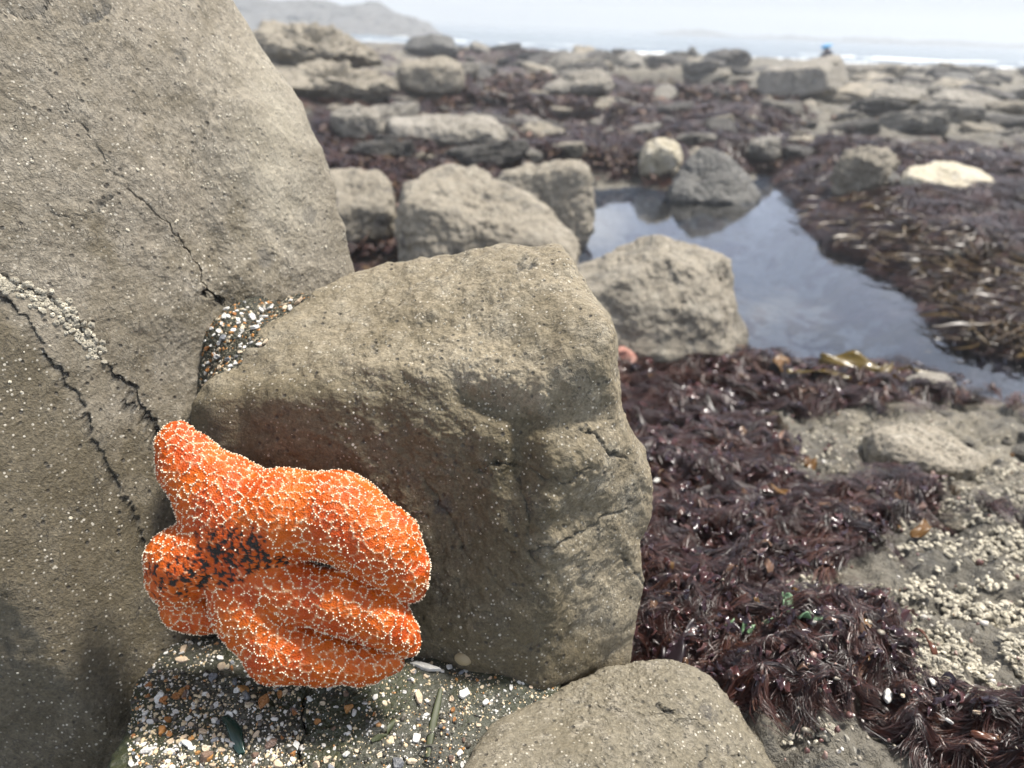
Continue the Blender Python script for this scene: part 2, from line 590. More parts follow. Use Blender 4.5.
# --- low boulder bottom right of centre
out = [(452, 800, .64), (480, 735, .68), (548, 690, .72), (620, 664, .75), (672, 660, .76), (716, 678, .75), (745, 712, .73), (788, 772, .70), (830, 860, .67), (430, 860, .60)]
v, f, dr, c = outline_rock(out, .70, .26, faces=[
    ((480, 760, .640), (660, 720, .668), (600, 672, .735)),
    ((640, 740, .655), (700, 690, .715), (770, 790, .672)),
    ((500, 900, .58), (700, 900, .60), (600, 760, .640)),
], level=7, p=18, tilt=14, k=.5, name='low')
fac = np.clip((dr @ -((c - CAM) / np.linalg.norm(c - CAM))) * 3 + .6, 0, 1)
crk = np.zeros(len(v))
v = add_noise(v, dr, c, [(6, .007, 'f'), (18, .003, 'f'), (50, .0018, 'f'), (120, .0010, 'r')])
for ln, wd, dp, st in [([(660, 706), (672, 714)], 4, .004, .9), ([(690, 715), (712, 735), (730, 750), (760, 768)], 1.8, .002, .6),
                       ([(700, 768), (708, 752)], 2, .003, .9), ([(560, 700), (640, 716), (690, 720)], 2, .001, .15)]:
    v = carve(v, c, dr, fac, ln, wd, dp, crk, st)
LOW = finish_rock('boulder', v, f, c, ROCK_LOW, crk, 'smooth rounded grey-olive boulder at the bottom edge, wedged under the squared boulder')
LOW_V, LOW_F, LOW_C = v, f, c

# --- shelf of algae-stained rock under the starfish, covered in shell grit
c = np.asarray(P(310, 720, .660)) + np.array([-.01, 0, -.070])
planes = [(np.array([.0, -.10, .995]), .062), (np.array([.15, -.35, .92]), .068), (np.array([1., 0, .15]), .235), (np.array([-1., -.12, .25]), .165), (np.array([0, 1., .1]), .12),
          (np.array([0, -1., .1]), .16), (np.array([0, 0, -1.]), .10), (np.array([-.06, .1, .99]), .070)]
planes = [(n / np.linalg.norm(n), h) for n, h in planes]
v, f, dr = convex_rock(planes, c, 7, np.array([0, -.5, .86]), .5, 20)
fac = np.clip(dr[:, 2] * 3, 0, 1)
crk = np.zeros(len(v))
v = add_noise(v, dr, c, [(9, .007, 'f'), (25, .004, 'f'), (70, .002, 'f'), (140, .0012, 'r')])
v = bulge(v, c, dr, fac, 380, 690, 70, 40, .010)
v = bulge(v, c, dr, fac, 250, 665, 60, 30, .006)
v = bulge(v, c, dr, fac, 500, 690, 40, 16, .012)
for ln, wd, dp, st in [([(306, 655), (307, 685), (304, 720), (300, 768)], 4, .012, 1), ([(442, 720), (432, 745), (428, 790)], 6, .012, .9), ([(395, 715), (385, 735)], 4, .006, .8)]:
    v = carve(v, c, dr, fac, ln, wd, dp, crk, st)
alg = sstep(-.3, .4, fbm(v + c, 14, 3))
SHELF = finish_rock('rock_shelf', v, f, c, ROCK_SHELF, crk, 'dark algae-stained rock shelf under the starfish, strewn with shell grit', algae=alg)
SHELF_V, SHELF_F, SHELF_C = v, f, c

# ------------------------------------------------------------------ ground
POOL_PX = [(560, 196), (592, 189), (640, 186), (700, 196), (748, 186), (756, 174), (775, 173), (792, 186), (815, 206), (838, 236), (880, 260), (928, 284), (952, 318), (985, 338),
           (1030, 352), (1200, 372), (1250, 430), (1100, 428), (1024, 412), (985, 398), (935, 378), (870, 370), (800, 364), (740, 352), (640, 350), (570, 300)]
POOL = [tuple(G(x, y, 0)[:2]) for x, y in POOL_PX]
SMALL = [[(555, 150), (562, 134), (580, 131), (600, 137), (604, 146), (580, 151)],
         [(440, 80), (452, 71), (500, 69), (530, 75), (500, 82), (462, 84)],
         [(600, 98), (625, 92), (690, 93), (740, 99), (700, 103), (640, 103)]]
SMALLW = [[tuple(G(x, y, 0)[:2]) for x, y in s] for s in SMALL]


def sdist(x, y, poly):
    d = seg_dist(x, y, poly, True)
    return np.where(inside(x, y, poly), -d, d)


PROFILE_Y = [0, .35, .6, 1.0, 1.5, 2.1, 3, 5, 8, 12, 20, 25, 28, 40]
PROFILE_Z = [.38, .37, .34, .26, .15, .075, .08, .10, .14, .18, .22, .16, -1.1, -1.6]


def ground_h(x, y):
    p = np.stack([x, y, np.zeros_like(x)], 1)
    r = np.hypot(x, y)
    h = np.interp(y + .3 * fbm(p, .25, 2), PROFILE_Y, PROFILE_Z)
    far = sstep(3, 9, r)
    h = h + .035 * fbm(p, 1.6, 4) * (1 - .4 * far) + .10 * far * fbm(p, .45, 4) + .05 * far * ridged(p, 1.1, 3)
    h = h + .018 * ridged(p, 6, 3) * (1 - .5 * far) + .010 * ridged(p, 15, 3) * (1 - far) + .008 * fbm(p, 24, 4) * (1 - far) + .020 * fbm(p, 9, 4) * (1 - far) + .030 * far * ridged(p, 3.3, 4)
    h = h - .16 * sstep(.05, -.2, x) * sstep(1.3, .7, y)
    # strata ledges on the outer reef
    led = np.abs(((h * 9 + .4 * x) % 1) - .5)
    h = h + .03 * far * (led - .25)
    # raised reef on the left
    h = h + .30 * np.exp(-(((x + 3.2) / 1.9) ** 2 + ((y - 8.5) / 3.2) ** 2))
    wob = .07 * fbm(p, 3.2, 4)
    for poly, dep, rim in [(POOL, .2, .45)] + [(s, .12, .35) for s in SMALLW]:
        sd = sdist(x, y, poly) + wob * (1 if rim > .4 else .6)
        o = np.maximum(h, .02)
        bank = .006 + (o - .006) * sstep(0, rim, sd) + .03 * np.clip(sd, 0, .1)
        bed = -.004 - dep * sstep(0, .5, -sd) + .03 * fbm(p, 5, 3) * sstep(0, .3, -sd)
        h = np.where(sd <= 0, bed, np.where(sd < rim, bank, h))
    return h


# weed cover surveyed by ellipses (x, y, rx, ry, weight) where the ground lies
WEED_E = [(700, 430, 95, 90, .9), (720, 520, 110, 70, .8), (690, 610, 60, 60, .9), (905, 498, 62, 30, .95), (830, 635, 120, 38, 1.0), (770, 560, 60, 25, .5),
          (880, 715, 70, 26, .6), (980, 745, 60, 30, .9), (740, 375, 80, 25, .6), (830, 560, 90, 18, .4), (885, 395, 60, 16, .6), (760, 690, 45, 30, .8),
          (850, 445, 70, 45, -.9), (930, 440, 70, 35, -.7), (1000, 470, 60, 45, -.7), (960, 600, 70, 60, -1.1), (860, 578, 75, 20, -.9), (840, 478, 60, 12, -.5), (800, 735, 70, 35, -1.1), (870, 745, 40, 20, -.5),
          (940, 260, 110, 70, 1.1), (870, 220, 60, 30, .8), (700, 235, 60, 20, .4), (1000, 330, 80, 60, 1.1),
          (640, 160, 80, 14, .8), (760, 160, 60, 14, .6), (420, 170, 60, 24, .8), (370, 130, 50, 40, .6), (520, 130, 70, 30, .8), (640, 120, 120, 24, .9),
          (360, 220, 40, 40, .6), (560, 90, 120, 12, .3), (930, 115, 110, 28, -.9), (860, 150, 90, 14, .4), (960, 165, 90, 20, .5), (720, 110, 120, 22, .5), (520, 55, 120, 10, .4),
          (900, 78, 150, 14, -.5), (660, 66, 90, 7, -.5), (620, 340, 40, 40, .9)]


def weed_at(x, y, h):
    q = np.stack([x, y, h], 1)
    px, py, dd = project(q)
    p = np.stack([x, y, x * 0], 1)
    w = np.full(len(x), .05)
    for ex, ey, rx, ry, wt in WEED_E:
        w = w + wt * np.exp(-(((px - ex) / rx) ** 2 + ((py - ey) / ry) ** 2))
    r = np.hypot(x, y)
    w = w + .30 * fbm(p, 2.2 / np.maximum(1, r / 3)[:, None] if False else 1.4, 4, off=3) + .62 * fbm(p, 10, 4, off=8) * sstep(9, 3, r)
    w = w + sstep(5, 7, r) * .12
    return sstep(.22, .42, w)


NA, NR = 860, 700
ang = np.linspace(-math.radians(56), math.radians(56), NA)
rr = np.geomspace(.22, 42, NR)
A, R_ = np.meshgrid(ang, rr)
gx = (R_ * np.sin(A)).ravel()
gy = (R_ * np.cos(A)).ravel()
gh = ground_h(gx, gy)
gw = weed_at(gx, gy, gh)
gh = gh + .012 * gw * (1 + .8 * fbm(np.stack([gx, gy, gx * 0], 1), 18, 3)) * sstep(8, 3, np.hypot(gx, gy)) * (gh > 0)
gpx, gpy, _ = project(np.stack([gx, gy, gh], 1))
pale = np.zeros(len(gx))
for ex, ey, rx, ry, wt in [(930, 440, 80, 40, .7), (860, 430, 60, 35, .35), (1000, 480, 60, 50, .6), (930, 115, 120, 30, .6), (960, 80, 120, 14, .5), (350, 60, 120, 40, .5), (690, 66, 120, 10, .5)]:
    pale += wt * np.exp(-(((gpx - ex) / rx) ** 2 + ((gpy - ey) / ry) ** 2))
idx = np.arange(NA * NR).reshape(NR, NA)
quads = np.stack([idx[:-1, :-1], idx[:-1, 1:], idx[1:, 1:], idx[1:, :-1]], -1).reshape(-1, 4)[:, ::-1]

m, nt = new_mat('rocky shore ground')
b = NB(nt)
co = b.n('ShaderNodeTexCoord').outputs['Object']
n1 = b.noise(co, 1.3, 6, .65, .4)
n2 = b.noise(co, 14, 7, .7)
n3 = b.noise(co, 120, 4, .7)
col = b.mix(b.ramp(n1, .38, .62), (.085, .082, .072), (.18, .162, .128))
col = b.mix(b.ramp(n2, .42, .7), col, (.145, .132, .105))
col = b.mix(b.math('MULTIPLY', b.attr('pale'), b.ramp(n2, .25, .6), clamp=True), col, (.31, .275, .21))
col = b.mix(b.math('MULTIPLY', b.ramp(n3, .5, .75), .6), col, (.06, .055, .048))
col = b.mix(b.math('MULTIPLY', b.ramp(b.noise(co, 22, 6, .7, .5), .52, .66), .75), col, (.055, .050, .044))
col = b.mix(b.math('MULTIPLY', b.ramp(b.noise(co, 9, 5, .65, 1.0), .56, .62), .5), col, (.07, .062, .055))
vd, vc = b.voro(co, 75)
sp = b.n('ShaderNodeSeparateColor'); nt.links.new(vc, sp.inputs[0])
spk = b.math('MULTIPLY', b.math('SUBTRACT', 1.0, b.ramp(vd, .15, .3)), b.ramp(sp.outputs[0], .6, .66))
col = b.mix(b.math('MULTIPLY', spk, .6), col, (.5, .47, .4))
wcol = b.mix(b.ramp(n2, .35, .65), (.022, .012, .012), (.055, .028, .026))
wcol = b.mix(b.ramp(b.noise(co, 2.6, 3), .5, .68), wcol, (.06, .042, .016))
wd = b.attr('weed')
wf = b.ramp(b.math('ADD', wd, b.math('MULTIPLY', b.math('SUBTRACT', n2, .5), .9)), .35, .65)
col = b.mix(wf, col, wcol)
h = b.math('ADD', b.math('MULTIPLY', n2, .05), b.math('MULTIPLY', n3, .009))
b.out(b.bsdf(col, b.math('SUBTRACT', .78, b.math('MULTIPLY', wf, .28)), .35, b.bump(h, 1.0, .8)))
GROUND_MAT = m
me = make_mesh('rocky_ground', np.stack([gx, gy, gh], 1), quads, m, {'weed': gw, 'pale': pale})
GROUND = link('rocky_ground', me, kind='structure')
_GH = gh.reshape(NR, NA)
_ground_exact = ground_h


def ground_h(x, y):
    """height of the finished ground mesh, bilinear in its own polar grid"""
    u = np.clip((np.arctan2(x, y) - ang[0]) / (ang[1] - ang[0]), 0, NA - 1.001)
    w = np.clip(np.log(np.maximum(np.hypot(x, y), 1e-6) / rr[0]) / math.log(rr[1] / rr[0]), 0, NR - 1.001)
    i = u.astype(int); j = w.astype(int)
    u = u - i; w = w - j
    return (_GH[j, i] * (1 - u) + _GH[j, i + 1] * u) * (1 - w) + (_GH[j + 1, i] * (1 - u) + _GH[j + 1, i + 1] * u) * w


# ------------------------------------------------------------------ water
m, nt = new_mat('tide pool water')
b = NB(nt)
co = b.n('ShaderNodeTexCoord').outputs['Object']
hh = b.math('ADD', b.math('MULTIPLY', b.noise(co, 5, 3, .5), .004), b.math('MULTIPLY', b.noise(co, 22, 2, .5), .0008))
nrm = b.bump(hh, 1.0, .35)
gl = b.n('ShaderNodeBsdfGlossy', i_Roughness=.03); gl.inputs['Color'].default_value = (1, 1, 1, 1)
nt.links.new(nrm, gl.inputs['Normal'])
tr = b.n('ShaderNodeBsdfTransparent'); tr.inputs['Color'].default_value = (.60, .68, .85, 1)
fr = b.n('ShaderNodeFresnel', i_IOR=1.34)
nt.links.new(nrm, fr.inputs['Normal'])
mx = b.n('ShaderNodeMixShader')
nt.links.new(fr.outputs[0], mx.inputs[0]); nt.links.new(tr.outputs[0], mx.inputs[1]); nt.links.new(gl.outputs[0], mx.inputs[2])
b.out(mx.outputs[0])
POOL_MAT = m


def water_sheet(name, poly, grow):
    cx = sum(p[0] for p in poly) / len(poly); cy = sum(p[1] for p in poly) / len(poly)
    vs = []
    for x, y in poly:
        dx, dy = x - cx, y - cy
        L = math.hypot(dx, dy)
        vs.append((x + dx / L * grow - cx, y + dy / L * grow - cy, 0))
    me = bpy.data.meshes.new(name)
    ar = sum(vs[i - 1][0] * vs[i][1] - vs[i][0] * vs[i - 1][1] for i in range(len(vs)))
    idx_ = list(range(len(vs)))
    me.from_pydata(vs, [], [idx_ if ar > 0 else idx_[::-1]])
    me.materials.append(POOL_MAT)
    me.update()
    return link(name, me, (cx, cy, 0.0), kind='structure')


water_sheet('tide_pool', POOL, .0)
for s in SMALLW:
    water_sheet('tide_pool', s, .05)

# open sea beyond the reef
xs = np.concatenate([np.linspace(-70, 70, 280)])
ys = np.geomspace(24, 420, 260)
SX, SY = np.meshgrid(np.linspace(-1, 1, 300), ys)
sx = (SX * SY * 1.6).ravel(); sy = SY.ravel()
p = np.stack([sx, sy, sx * 0], 1)
wave = .18 * np.sin(sy * .55 + 1.6 * fbm(p, .04, 2) * 3) * (.6 + fbm(p * np.array([.3, 1, 1]), .06, 2)) + .08 * fbm(p, .5, 3)
crest = sstep(.02, .22, wave + .16 * fbm(p * np.array([.35, 1, 1]), .22, 4)) * sstep(95, 40, sy)
near = sstep(80, 34, sy) * (.6 + .5 * np.sin(sy * .42 + 2 * fbm(p, .05, 2)))
sidx = np.arange(len(sx)).reshape(len(ys), 300)
sq = np.stack([sidx[:-1, :-1], sidx[:-1, 1:], sidx[1:, 1:], sidx[1:, :-1]], -1).reshape(-1, 4)[:, ::-1]
m, nt = new_mat('sea water with surf')
b = NB(nt)
co = b.n('ShaderNodeTexCoord').outputs['Object']
fm = b.ramp(b.math('ADD', b.attr('foam'), b.math('MULTIPLY', b.math('SUBTRACT', b.noise(co, 1.2, 5, .7), .5), .8)), .4, .6)
b.out(b.bsdf(b.mix(fm, (.065, .095, .105), (.82, .84, .84)), b.math('MULTIPLY_ADD', fm, .5, .25), .5, b.bump(b.noise(co, 2.5, 4), .15, .6)))
me = make_mesh('sea', np.stack([sx, sy, -.55 + wave], 1), sq, m, {'foam': np.clip(crest * .9 + near * .75, 0, 1)})
link('sea', me, kind='structure')


def headland(name, top, d, mat, thick):
    """ridge of land: surveyed skyline extended down to the sea, with real depth"""
    pts = [P(x, y, d) for x, y in top]
    n = 400
    X = np.array([q[0] for q in pts]); Z = np.array([q[2] for q in pts]); Y = np.array([q[1] for q in pts])
    s = np.linspace(0, 1, n)
    ss = np.linspace(0, 1, len(pts))
    x = np.interp(s, ss, X); y = np.interp(s, ss, Y); z = np.interp(s, ss, Z)
    rows = 60
    V = []
    for j in range(rows):
        t = j / (rows - 1) * 2 - 1           # -1 front foot .. 1 back foot
        prof = (1 - abs(t) ** 1.6)
        zz = -1.2 + (z + 1.2) * prof
        V.append(np.stack([x, y + t * thick, zz], 1))
    V = np.concatenate(V)
    V[:, 2] += .35 * fbm(V, .35, 5) * (thick / 10)
    V[:, 1] += .8 * fbm(V, .3, 4, off=7) * (thick / 10)
    I = np.arange(rows * n).reshape(rows, n)
    q = np.stack([I[:-1, :-1], I[:-1, 1:], I[1:, 1:], I[1:, :-1]], -1).reshape(-1, 4)
    z0 = np.zeros(len(V))
    me = make_mesh(name, V, q, mat, {'crack': z0, 'algae': z0, 'pale': z0, 'film_shade': z0})
    return link(name, me, kind='structure')


ROCK_HEAD = rock_material('dark headland rock', (.10, .095, .09), (.07, .068, .062), (.13, .12, .11), specks=0, scale=.02)
headland('headland', [(60, 0), (150, -14), (240, -8), (300, 1), (340, 5), (375, 5), (400, 12), (422, 21), (448, 42)], 72, ROCK_HEAD, 12)
headland('headland', [(620, 45), (660, 33), (700, 30), (740, 38), (790, 36), (830, 40), (870, 38), (910, 42), (960, 42), (1010, 46), (1080, 44), (1180, 52)], 190, ROCK_HEAD, 18)

# ------------------------------------------------------------------ individual rocks of the shore
def shore_rock(outline, base_z, mat, label, ridge=None, thick=None, level=6, amp=1.0, p=16, name='rock', base_py=None, pale_top=0, cat='rock', tilt=22, off=0):
    xs_ = [q[0] for q in outline]; ys_ = [q[1] for q in outline]
    by = base_py or max(ys_)
    mx_ = (min(xs_) + max(xs_)) / 2
    for _ in range(10):
        q = G(mx_, by, base_z)
        base_z = .5 * base_z + .5 * max(ground_h(q[:1], q[1:2])[0], -.05)
    d = depth_on(mx_, by, base_z) + off
    w = (max(xs_) - min(xs_)) / FPX * d
    hgt = (max(ys_) - min(ys_)) / FPX * d
    t = thick or .75 * w
    d += t * .35
    scale = 1.0
    faces = []
    if ridge:
        for tri in ridge:
            faces.append([(x, y, d + dd * t) for x, y, dd in tri])
    v, f, dr, c = outline_rock(outline, d, t, faces, level, p, tilt, .5, .3, name=label)
    sz = (w + hgt) / 2
    v = add_noise(v, dr, c, [(2.2 / sz, .05 * sz * amp, 'f'), (7 / sz, .022 * sz * amp, 'f'), (20 / sz, .010 * sz * amp, 'f'), (45 / sz, .005 * sz * amp, 'r')])
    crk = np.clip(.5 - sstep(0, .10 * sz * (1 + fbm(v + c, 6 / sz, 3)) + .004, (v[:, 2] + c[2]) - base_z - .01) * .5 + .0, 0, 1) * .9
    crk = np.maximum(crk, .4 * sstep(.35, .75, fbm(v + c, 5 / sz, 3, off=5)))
    return finish_rock(name, v, f, c, mat, crk, label, cat)


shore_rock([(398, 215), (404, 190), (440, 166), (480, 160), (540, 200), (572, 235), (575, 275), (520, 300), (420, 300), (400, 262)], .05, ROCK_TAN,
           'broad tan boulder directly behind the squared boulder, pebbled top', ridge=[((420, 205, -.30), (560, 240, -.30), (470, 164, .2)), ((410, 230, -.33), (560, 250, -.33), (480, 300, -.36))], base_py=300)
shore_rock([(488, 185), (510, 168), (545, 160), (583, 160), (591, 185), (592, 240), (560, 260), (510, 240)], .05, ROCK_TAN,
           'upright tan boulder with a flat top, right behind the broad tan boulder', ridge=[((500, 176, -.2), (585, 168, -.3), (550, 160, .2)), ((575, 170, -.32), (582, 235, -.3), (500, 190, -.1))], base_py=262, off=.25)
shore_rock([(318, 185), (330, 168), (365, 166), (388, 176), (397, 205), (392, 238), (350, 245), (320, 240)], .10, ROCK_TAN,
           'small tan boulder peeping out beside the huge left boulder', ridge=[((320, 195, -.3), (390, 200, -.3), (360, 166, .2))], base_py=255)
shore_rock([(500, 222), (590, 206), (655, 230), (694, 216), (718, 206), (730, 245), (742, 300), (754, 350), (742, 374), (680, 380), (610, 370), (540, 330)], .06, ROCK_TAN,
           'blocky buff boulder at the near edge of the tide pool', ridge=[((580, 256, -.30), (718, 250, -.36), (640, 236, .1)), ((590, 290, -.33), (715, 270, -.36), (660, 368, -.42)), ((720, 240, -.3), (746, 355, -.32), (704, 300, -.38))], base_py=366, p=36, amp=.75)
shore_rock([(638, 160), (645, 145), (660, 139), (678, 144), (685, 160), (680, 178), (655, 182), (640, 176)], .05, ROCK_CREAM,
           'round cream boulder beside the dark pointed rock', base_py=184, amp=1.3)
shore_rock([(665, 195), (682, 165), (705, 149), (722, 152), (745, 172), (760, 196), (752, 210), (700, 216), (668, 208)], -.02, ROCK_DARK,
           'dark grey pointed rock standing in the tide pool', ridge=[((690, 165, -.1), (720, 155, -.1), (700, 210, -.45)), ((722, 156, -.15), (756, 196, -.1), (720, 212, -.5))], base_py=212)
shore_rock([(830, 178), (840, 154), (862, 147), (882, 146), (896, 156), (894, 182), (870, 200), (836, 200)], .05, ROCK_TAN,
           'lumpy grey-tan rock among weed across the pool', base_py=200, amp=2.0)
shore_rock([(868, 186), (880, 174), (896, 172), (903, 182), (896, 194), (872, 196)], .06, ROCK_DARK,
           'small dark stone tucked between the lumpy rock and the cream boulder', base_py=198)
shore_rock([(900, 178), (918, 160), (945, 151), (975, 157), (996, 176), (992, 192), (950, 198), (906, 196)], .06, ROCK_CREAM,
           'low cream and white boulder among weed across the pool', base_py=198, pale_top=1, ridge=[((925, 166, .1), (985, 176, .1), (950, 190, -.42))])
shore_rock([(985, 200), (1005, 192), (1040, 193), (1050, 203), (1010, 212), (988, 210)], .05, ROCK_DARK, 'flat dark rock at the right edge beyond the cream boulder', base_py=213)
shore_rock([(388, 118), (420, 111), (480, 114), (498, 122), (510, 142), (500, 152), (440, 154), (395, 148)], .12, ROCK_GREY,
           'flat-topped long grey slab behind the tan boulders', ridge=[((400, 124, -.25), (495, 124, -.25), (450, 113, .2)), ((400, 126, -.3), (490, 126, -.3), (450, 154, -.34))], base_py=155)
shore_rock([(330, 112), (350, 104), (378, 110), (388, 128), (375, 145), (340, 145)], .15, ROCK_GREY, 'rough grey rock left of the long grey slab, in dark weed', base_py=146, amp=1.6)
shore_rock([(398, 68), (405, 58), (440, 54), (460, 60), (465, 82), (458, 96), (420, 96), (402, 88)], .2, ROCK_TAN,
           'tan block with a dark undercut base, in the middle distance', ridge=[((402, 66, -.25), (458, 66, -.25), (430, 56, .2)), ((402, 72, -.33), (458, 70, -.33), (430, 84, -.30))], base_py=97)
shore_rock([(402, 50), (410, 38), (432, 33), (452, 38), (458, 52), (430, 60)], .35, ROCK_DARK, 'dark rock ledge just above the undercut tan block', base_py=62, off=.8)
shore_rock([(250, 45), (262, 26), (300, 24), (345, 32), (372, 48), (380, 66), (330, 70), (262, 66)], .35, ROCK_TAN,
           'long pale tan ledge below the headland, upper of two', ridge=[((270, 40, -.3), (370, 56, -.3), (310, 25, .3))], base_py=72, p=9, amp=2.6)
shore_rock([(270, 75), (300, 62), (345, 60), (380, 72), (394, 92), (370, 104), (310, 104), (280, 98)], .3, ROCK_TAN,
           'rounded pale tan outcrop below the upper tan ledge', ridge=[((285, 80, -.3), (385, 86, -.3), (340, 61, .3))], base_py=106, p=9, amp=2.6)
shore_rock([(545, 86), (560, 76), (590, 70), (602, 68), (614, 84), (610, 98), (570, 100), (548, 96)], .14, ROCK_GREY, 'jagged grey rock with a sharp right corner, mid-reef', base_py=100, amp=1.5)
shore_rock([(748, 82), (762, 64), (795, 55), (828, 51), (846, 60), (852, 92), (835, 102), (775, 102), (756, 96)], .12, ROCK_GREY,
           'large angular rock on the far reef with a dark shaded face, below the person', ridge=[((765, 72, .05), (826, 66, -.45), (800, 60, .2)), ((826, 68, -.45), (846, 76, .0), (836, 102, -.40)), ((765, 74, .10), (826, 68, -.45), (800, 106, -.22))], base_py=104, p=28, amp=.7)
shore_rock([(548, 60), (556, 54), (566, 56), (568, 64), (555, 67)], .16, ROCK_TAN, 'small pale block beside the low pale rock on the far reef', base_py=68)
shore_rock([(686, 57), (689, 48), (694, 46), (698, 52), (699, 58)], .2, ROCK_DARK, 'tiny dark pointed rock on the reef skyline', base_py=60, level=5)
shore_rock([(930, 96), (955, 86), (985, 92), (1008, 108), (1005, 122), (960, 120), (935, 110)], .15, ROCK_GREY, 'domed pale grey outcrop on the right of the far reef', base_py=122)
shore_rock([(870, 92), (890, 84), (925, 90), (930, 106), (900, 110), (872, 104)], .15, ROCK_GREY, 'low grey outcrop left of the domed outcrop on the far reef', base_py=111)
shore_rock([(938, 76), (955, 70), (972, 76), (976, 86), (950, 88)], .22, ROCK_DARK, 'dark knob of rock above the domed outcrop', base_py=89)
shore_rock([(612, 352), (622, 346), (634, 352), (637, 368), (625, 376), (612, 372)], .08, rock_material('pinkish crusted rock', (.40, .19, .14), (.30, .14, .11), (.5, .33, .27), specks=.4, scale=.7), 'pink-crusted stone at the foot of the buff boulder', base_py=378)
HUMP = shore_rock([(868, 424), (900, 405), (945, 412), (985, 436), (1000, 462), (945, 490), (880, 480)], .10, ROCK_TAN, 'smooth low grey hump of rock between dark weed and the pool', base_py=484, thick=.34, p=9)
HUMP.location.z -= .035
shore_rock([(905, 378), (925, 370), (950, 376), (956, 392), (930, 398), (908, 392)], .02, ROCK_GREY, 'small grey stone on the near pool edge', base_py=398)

# scattered reef boulders, each its own thing
kinds = []
for kk in range(7):
    pl = []
    rg = np.random.default_rng(100 + kk)
    for _ in range(11):
        n = rg.normal(size=3); n /= np.linalg.norm(n)
        pl.append((n, rg.uniform(.7, 1.0)))
    for n in ((0, 0, 1.), (0, 0, -1.)):
        pl.append((np.array(n), .62))
    for k_ in range(6):
        pl.append((np.array([math.cos(k_ * 1.047 + kk), math.sin(k_ * 1.047 + kk), .15 * (-1) ** k_]), 1.0))
    v, f, dr = convex_rock(pl, 0, 5, p=14)
    v = add_noise(v, dr, np.array([kk * 9., 0, 0]), [(1.2, .10, 'f'), (3.5, .06, 'f'), (9, .03, 'f'), (20, .012, 'r')])
    v = v * np.array([1.0, .8, .62])
    cr = .7 * sstep(.1, .6, fbm(v, 3, 3, off=kk)) + .5 * sstep(-.25, -.5, v[:, 2])
    z = v[:, 0] * 0
    kinds.append((v, f, cr, z))
KM = {}


def kind_mesh(k, mat):
    if (k, mat.name) not in KM:
        v, f, cr, z = kinds[k]
        KM[(k, mat.name)] = make_mesh('rock', v, f, mat, {'crack': cr, 'algae': z, 'pale': z, 'film_shade': z})
    return KM[(k, mat.name)]


SMALL_MATS = [rock_material('reef rock tan', (.30, .262, .20), (.22, .195, .15), (.36, .32, .25), specks=.4, scale=.25),
              rock_material('reef rock grey', (.23, .212, .18), (.15, .138, .115), (.29, .265, .225), specks=.4, scale=.25),
              rock_material('reef rock dark', (.085, .078, .07), (.06, .055, .048), (.12, .112, .10), specks=.4, scale=.25)]
rg = np.random.default_rng(5)
placed = []
zones = [  # px x range, py range, count, size range (m), label, group
    ((430, 760), (52, 80), 56, (.16, .5), 'low weathered rock on the far reef towards the surf', 'rocks on the far middle reef'),
    ((840, 1060), (70, 135), 90, (.12, .42), 'rough grey rock on the pale outer reef at the right', 'rocks on the right outer reef'),
    ((430, 830), (95, 165), 80, (.07, .2), 'small stone lying in the dark weed of the middle reef', 'stones in the middle reef weed'),
    ((770, 1050), (385, 560), 34, (.008, .022), 'small rough stone on the pale slab between the turf and the barnacles', 'stones on the near pale slab'),
    ((330, 520), (90, 165), 18, (.08, .22), 'small stone in the weed around the long grey slab', 'stones around the long slab'),
    ((830, 1060), (200, 300), 14, (.04, .10), 'small dark stone in the weed on the far side of the pool', 'stones in the far bank weed')]
for (x0, x1), (y0, y1), cnt, (s0, s1), lab, grp in zones:
    n = 0
    tries = 0
    while n < cnt and tries < 2000:
        tries += 1
        px_, py_ = rg.uniform(x0, x1), rg.uniform(y0, y1)
        q = G(px_, py_, .15)
        for _ in range(6):
            zq = ground_h(q[:1], q[1:2])[0]; q = G(px_, py_, .5 * q[2] + .5 * zq)
        if q[1] > 22.5 or q[1] < 0: continue
        hq = ground_h(np.array([q[0]]), np.array([q[1]]))[0]
        if hq < .01: continue
        if s0 < .01 and weed_at(q[:1], q[1:2], np.array([hq]))[0] > .2: continue
        s = rg.uniform(s0, s1) * (1 if rg.random() > .2 else 1.4)
        if any((q[0] - a) ** 2 + (q[1] - b_) ** 2 < (.75 * (s + r_)) ** 2 for a, b_, r_ in placed): continue
        placed.append((q[0], q[1], s))
        mt = SMALL_MATS[rg.choice(3, p=[.22, .43, .35])]
        o = link('rock', kind_mesh(int(rg.integers(7)), mt), (q[0], q[1], hq + s * .12), None, lab, 'rock', grp)
        o.scale = (s * rg.uniform(.8, 1.3), s * rg.uniform(.7, 1.1), s * rg.uniform(.5, .95))
        o.rotation_euler = (rg.uniform(-.25, .25), rg.uniform(-.25, .25), rg.uniform(0, 6.28))
        n += 1

# ------------------------------------------------------------------ starfish
SF_D = .655
SPX = SF_D / FPX


def sf_world(q):
    """survey units (x right, y down in px, w towards the viewer) -> metres"""
    x, y, w = q[:, 0], q[:, 1], q[:, 2]
    d = SF_D - w * SPX
    # follow the slope of the boulder face
    base = CAM + SF_D * (FW + np.outer((x - 512) / FPX, RT) - np.outer((y - 384) / FPX, UP))
    return base - FW * (w * SPX)[:, None]


def cone_seg(p, a, b, ra, rb):
    a = np.array(a, float); b = np.array(b, float)
    ab = b - a
    t = np.clip(((p - a) @ ab) / (ab @ ab), 0, 1)
    return np.linalg.norm(p - a - t[..., None] * ab, axis=-1) - (ra + (rb - ra) * t)


def smin(a, b, k):
    h = np.clip(.5 + .5 * (b - a) / k, 0, 1)
    return b + (a - b) * h - k * h * (1 - h)


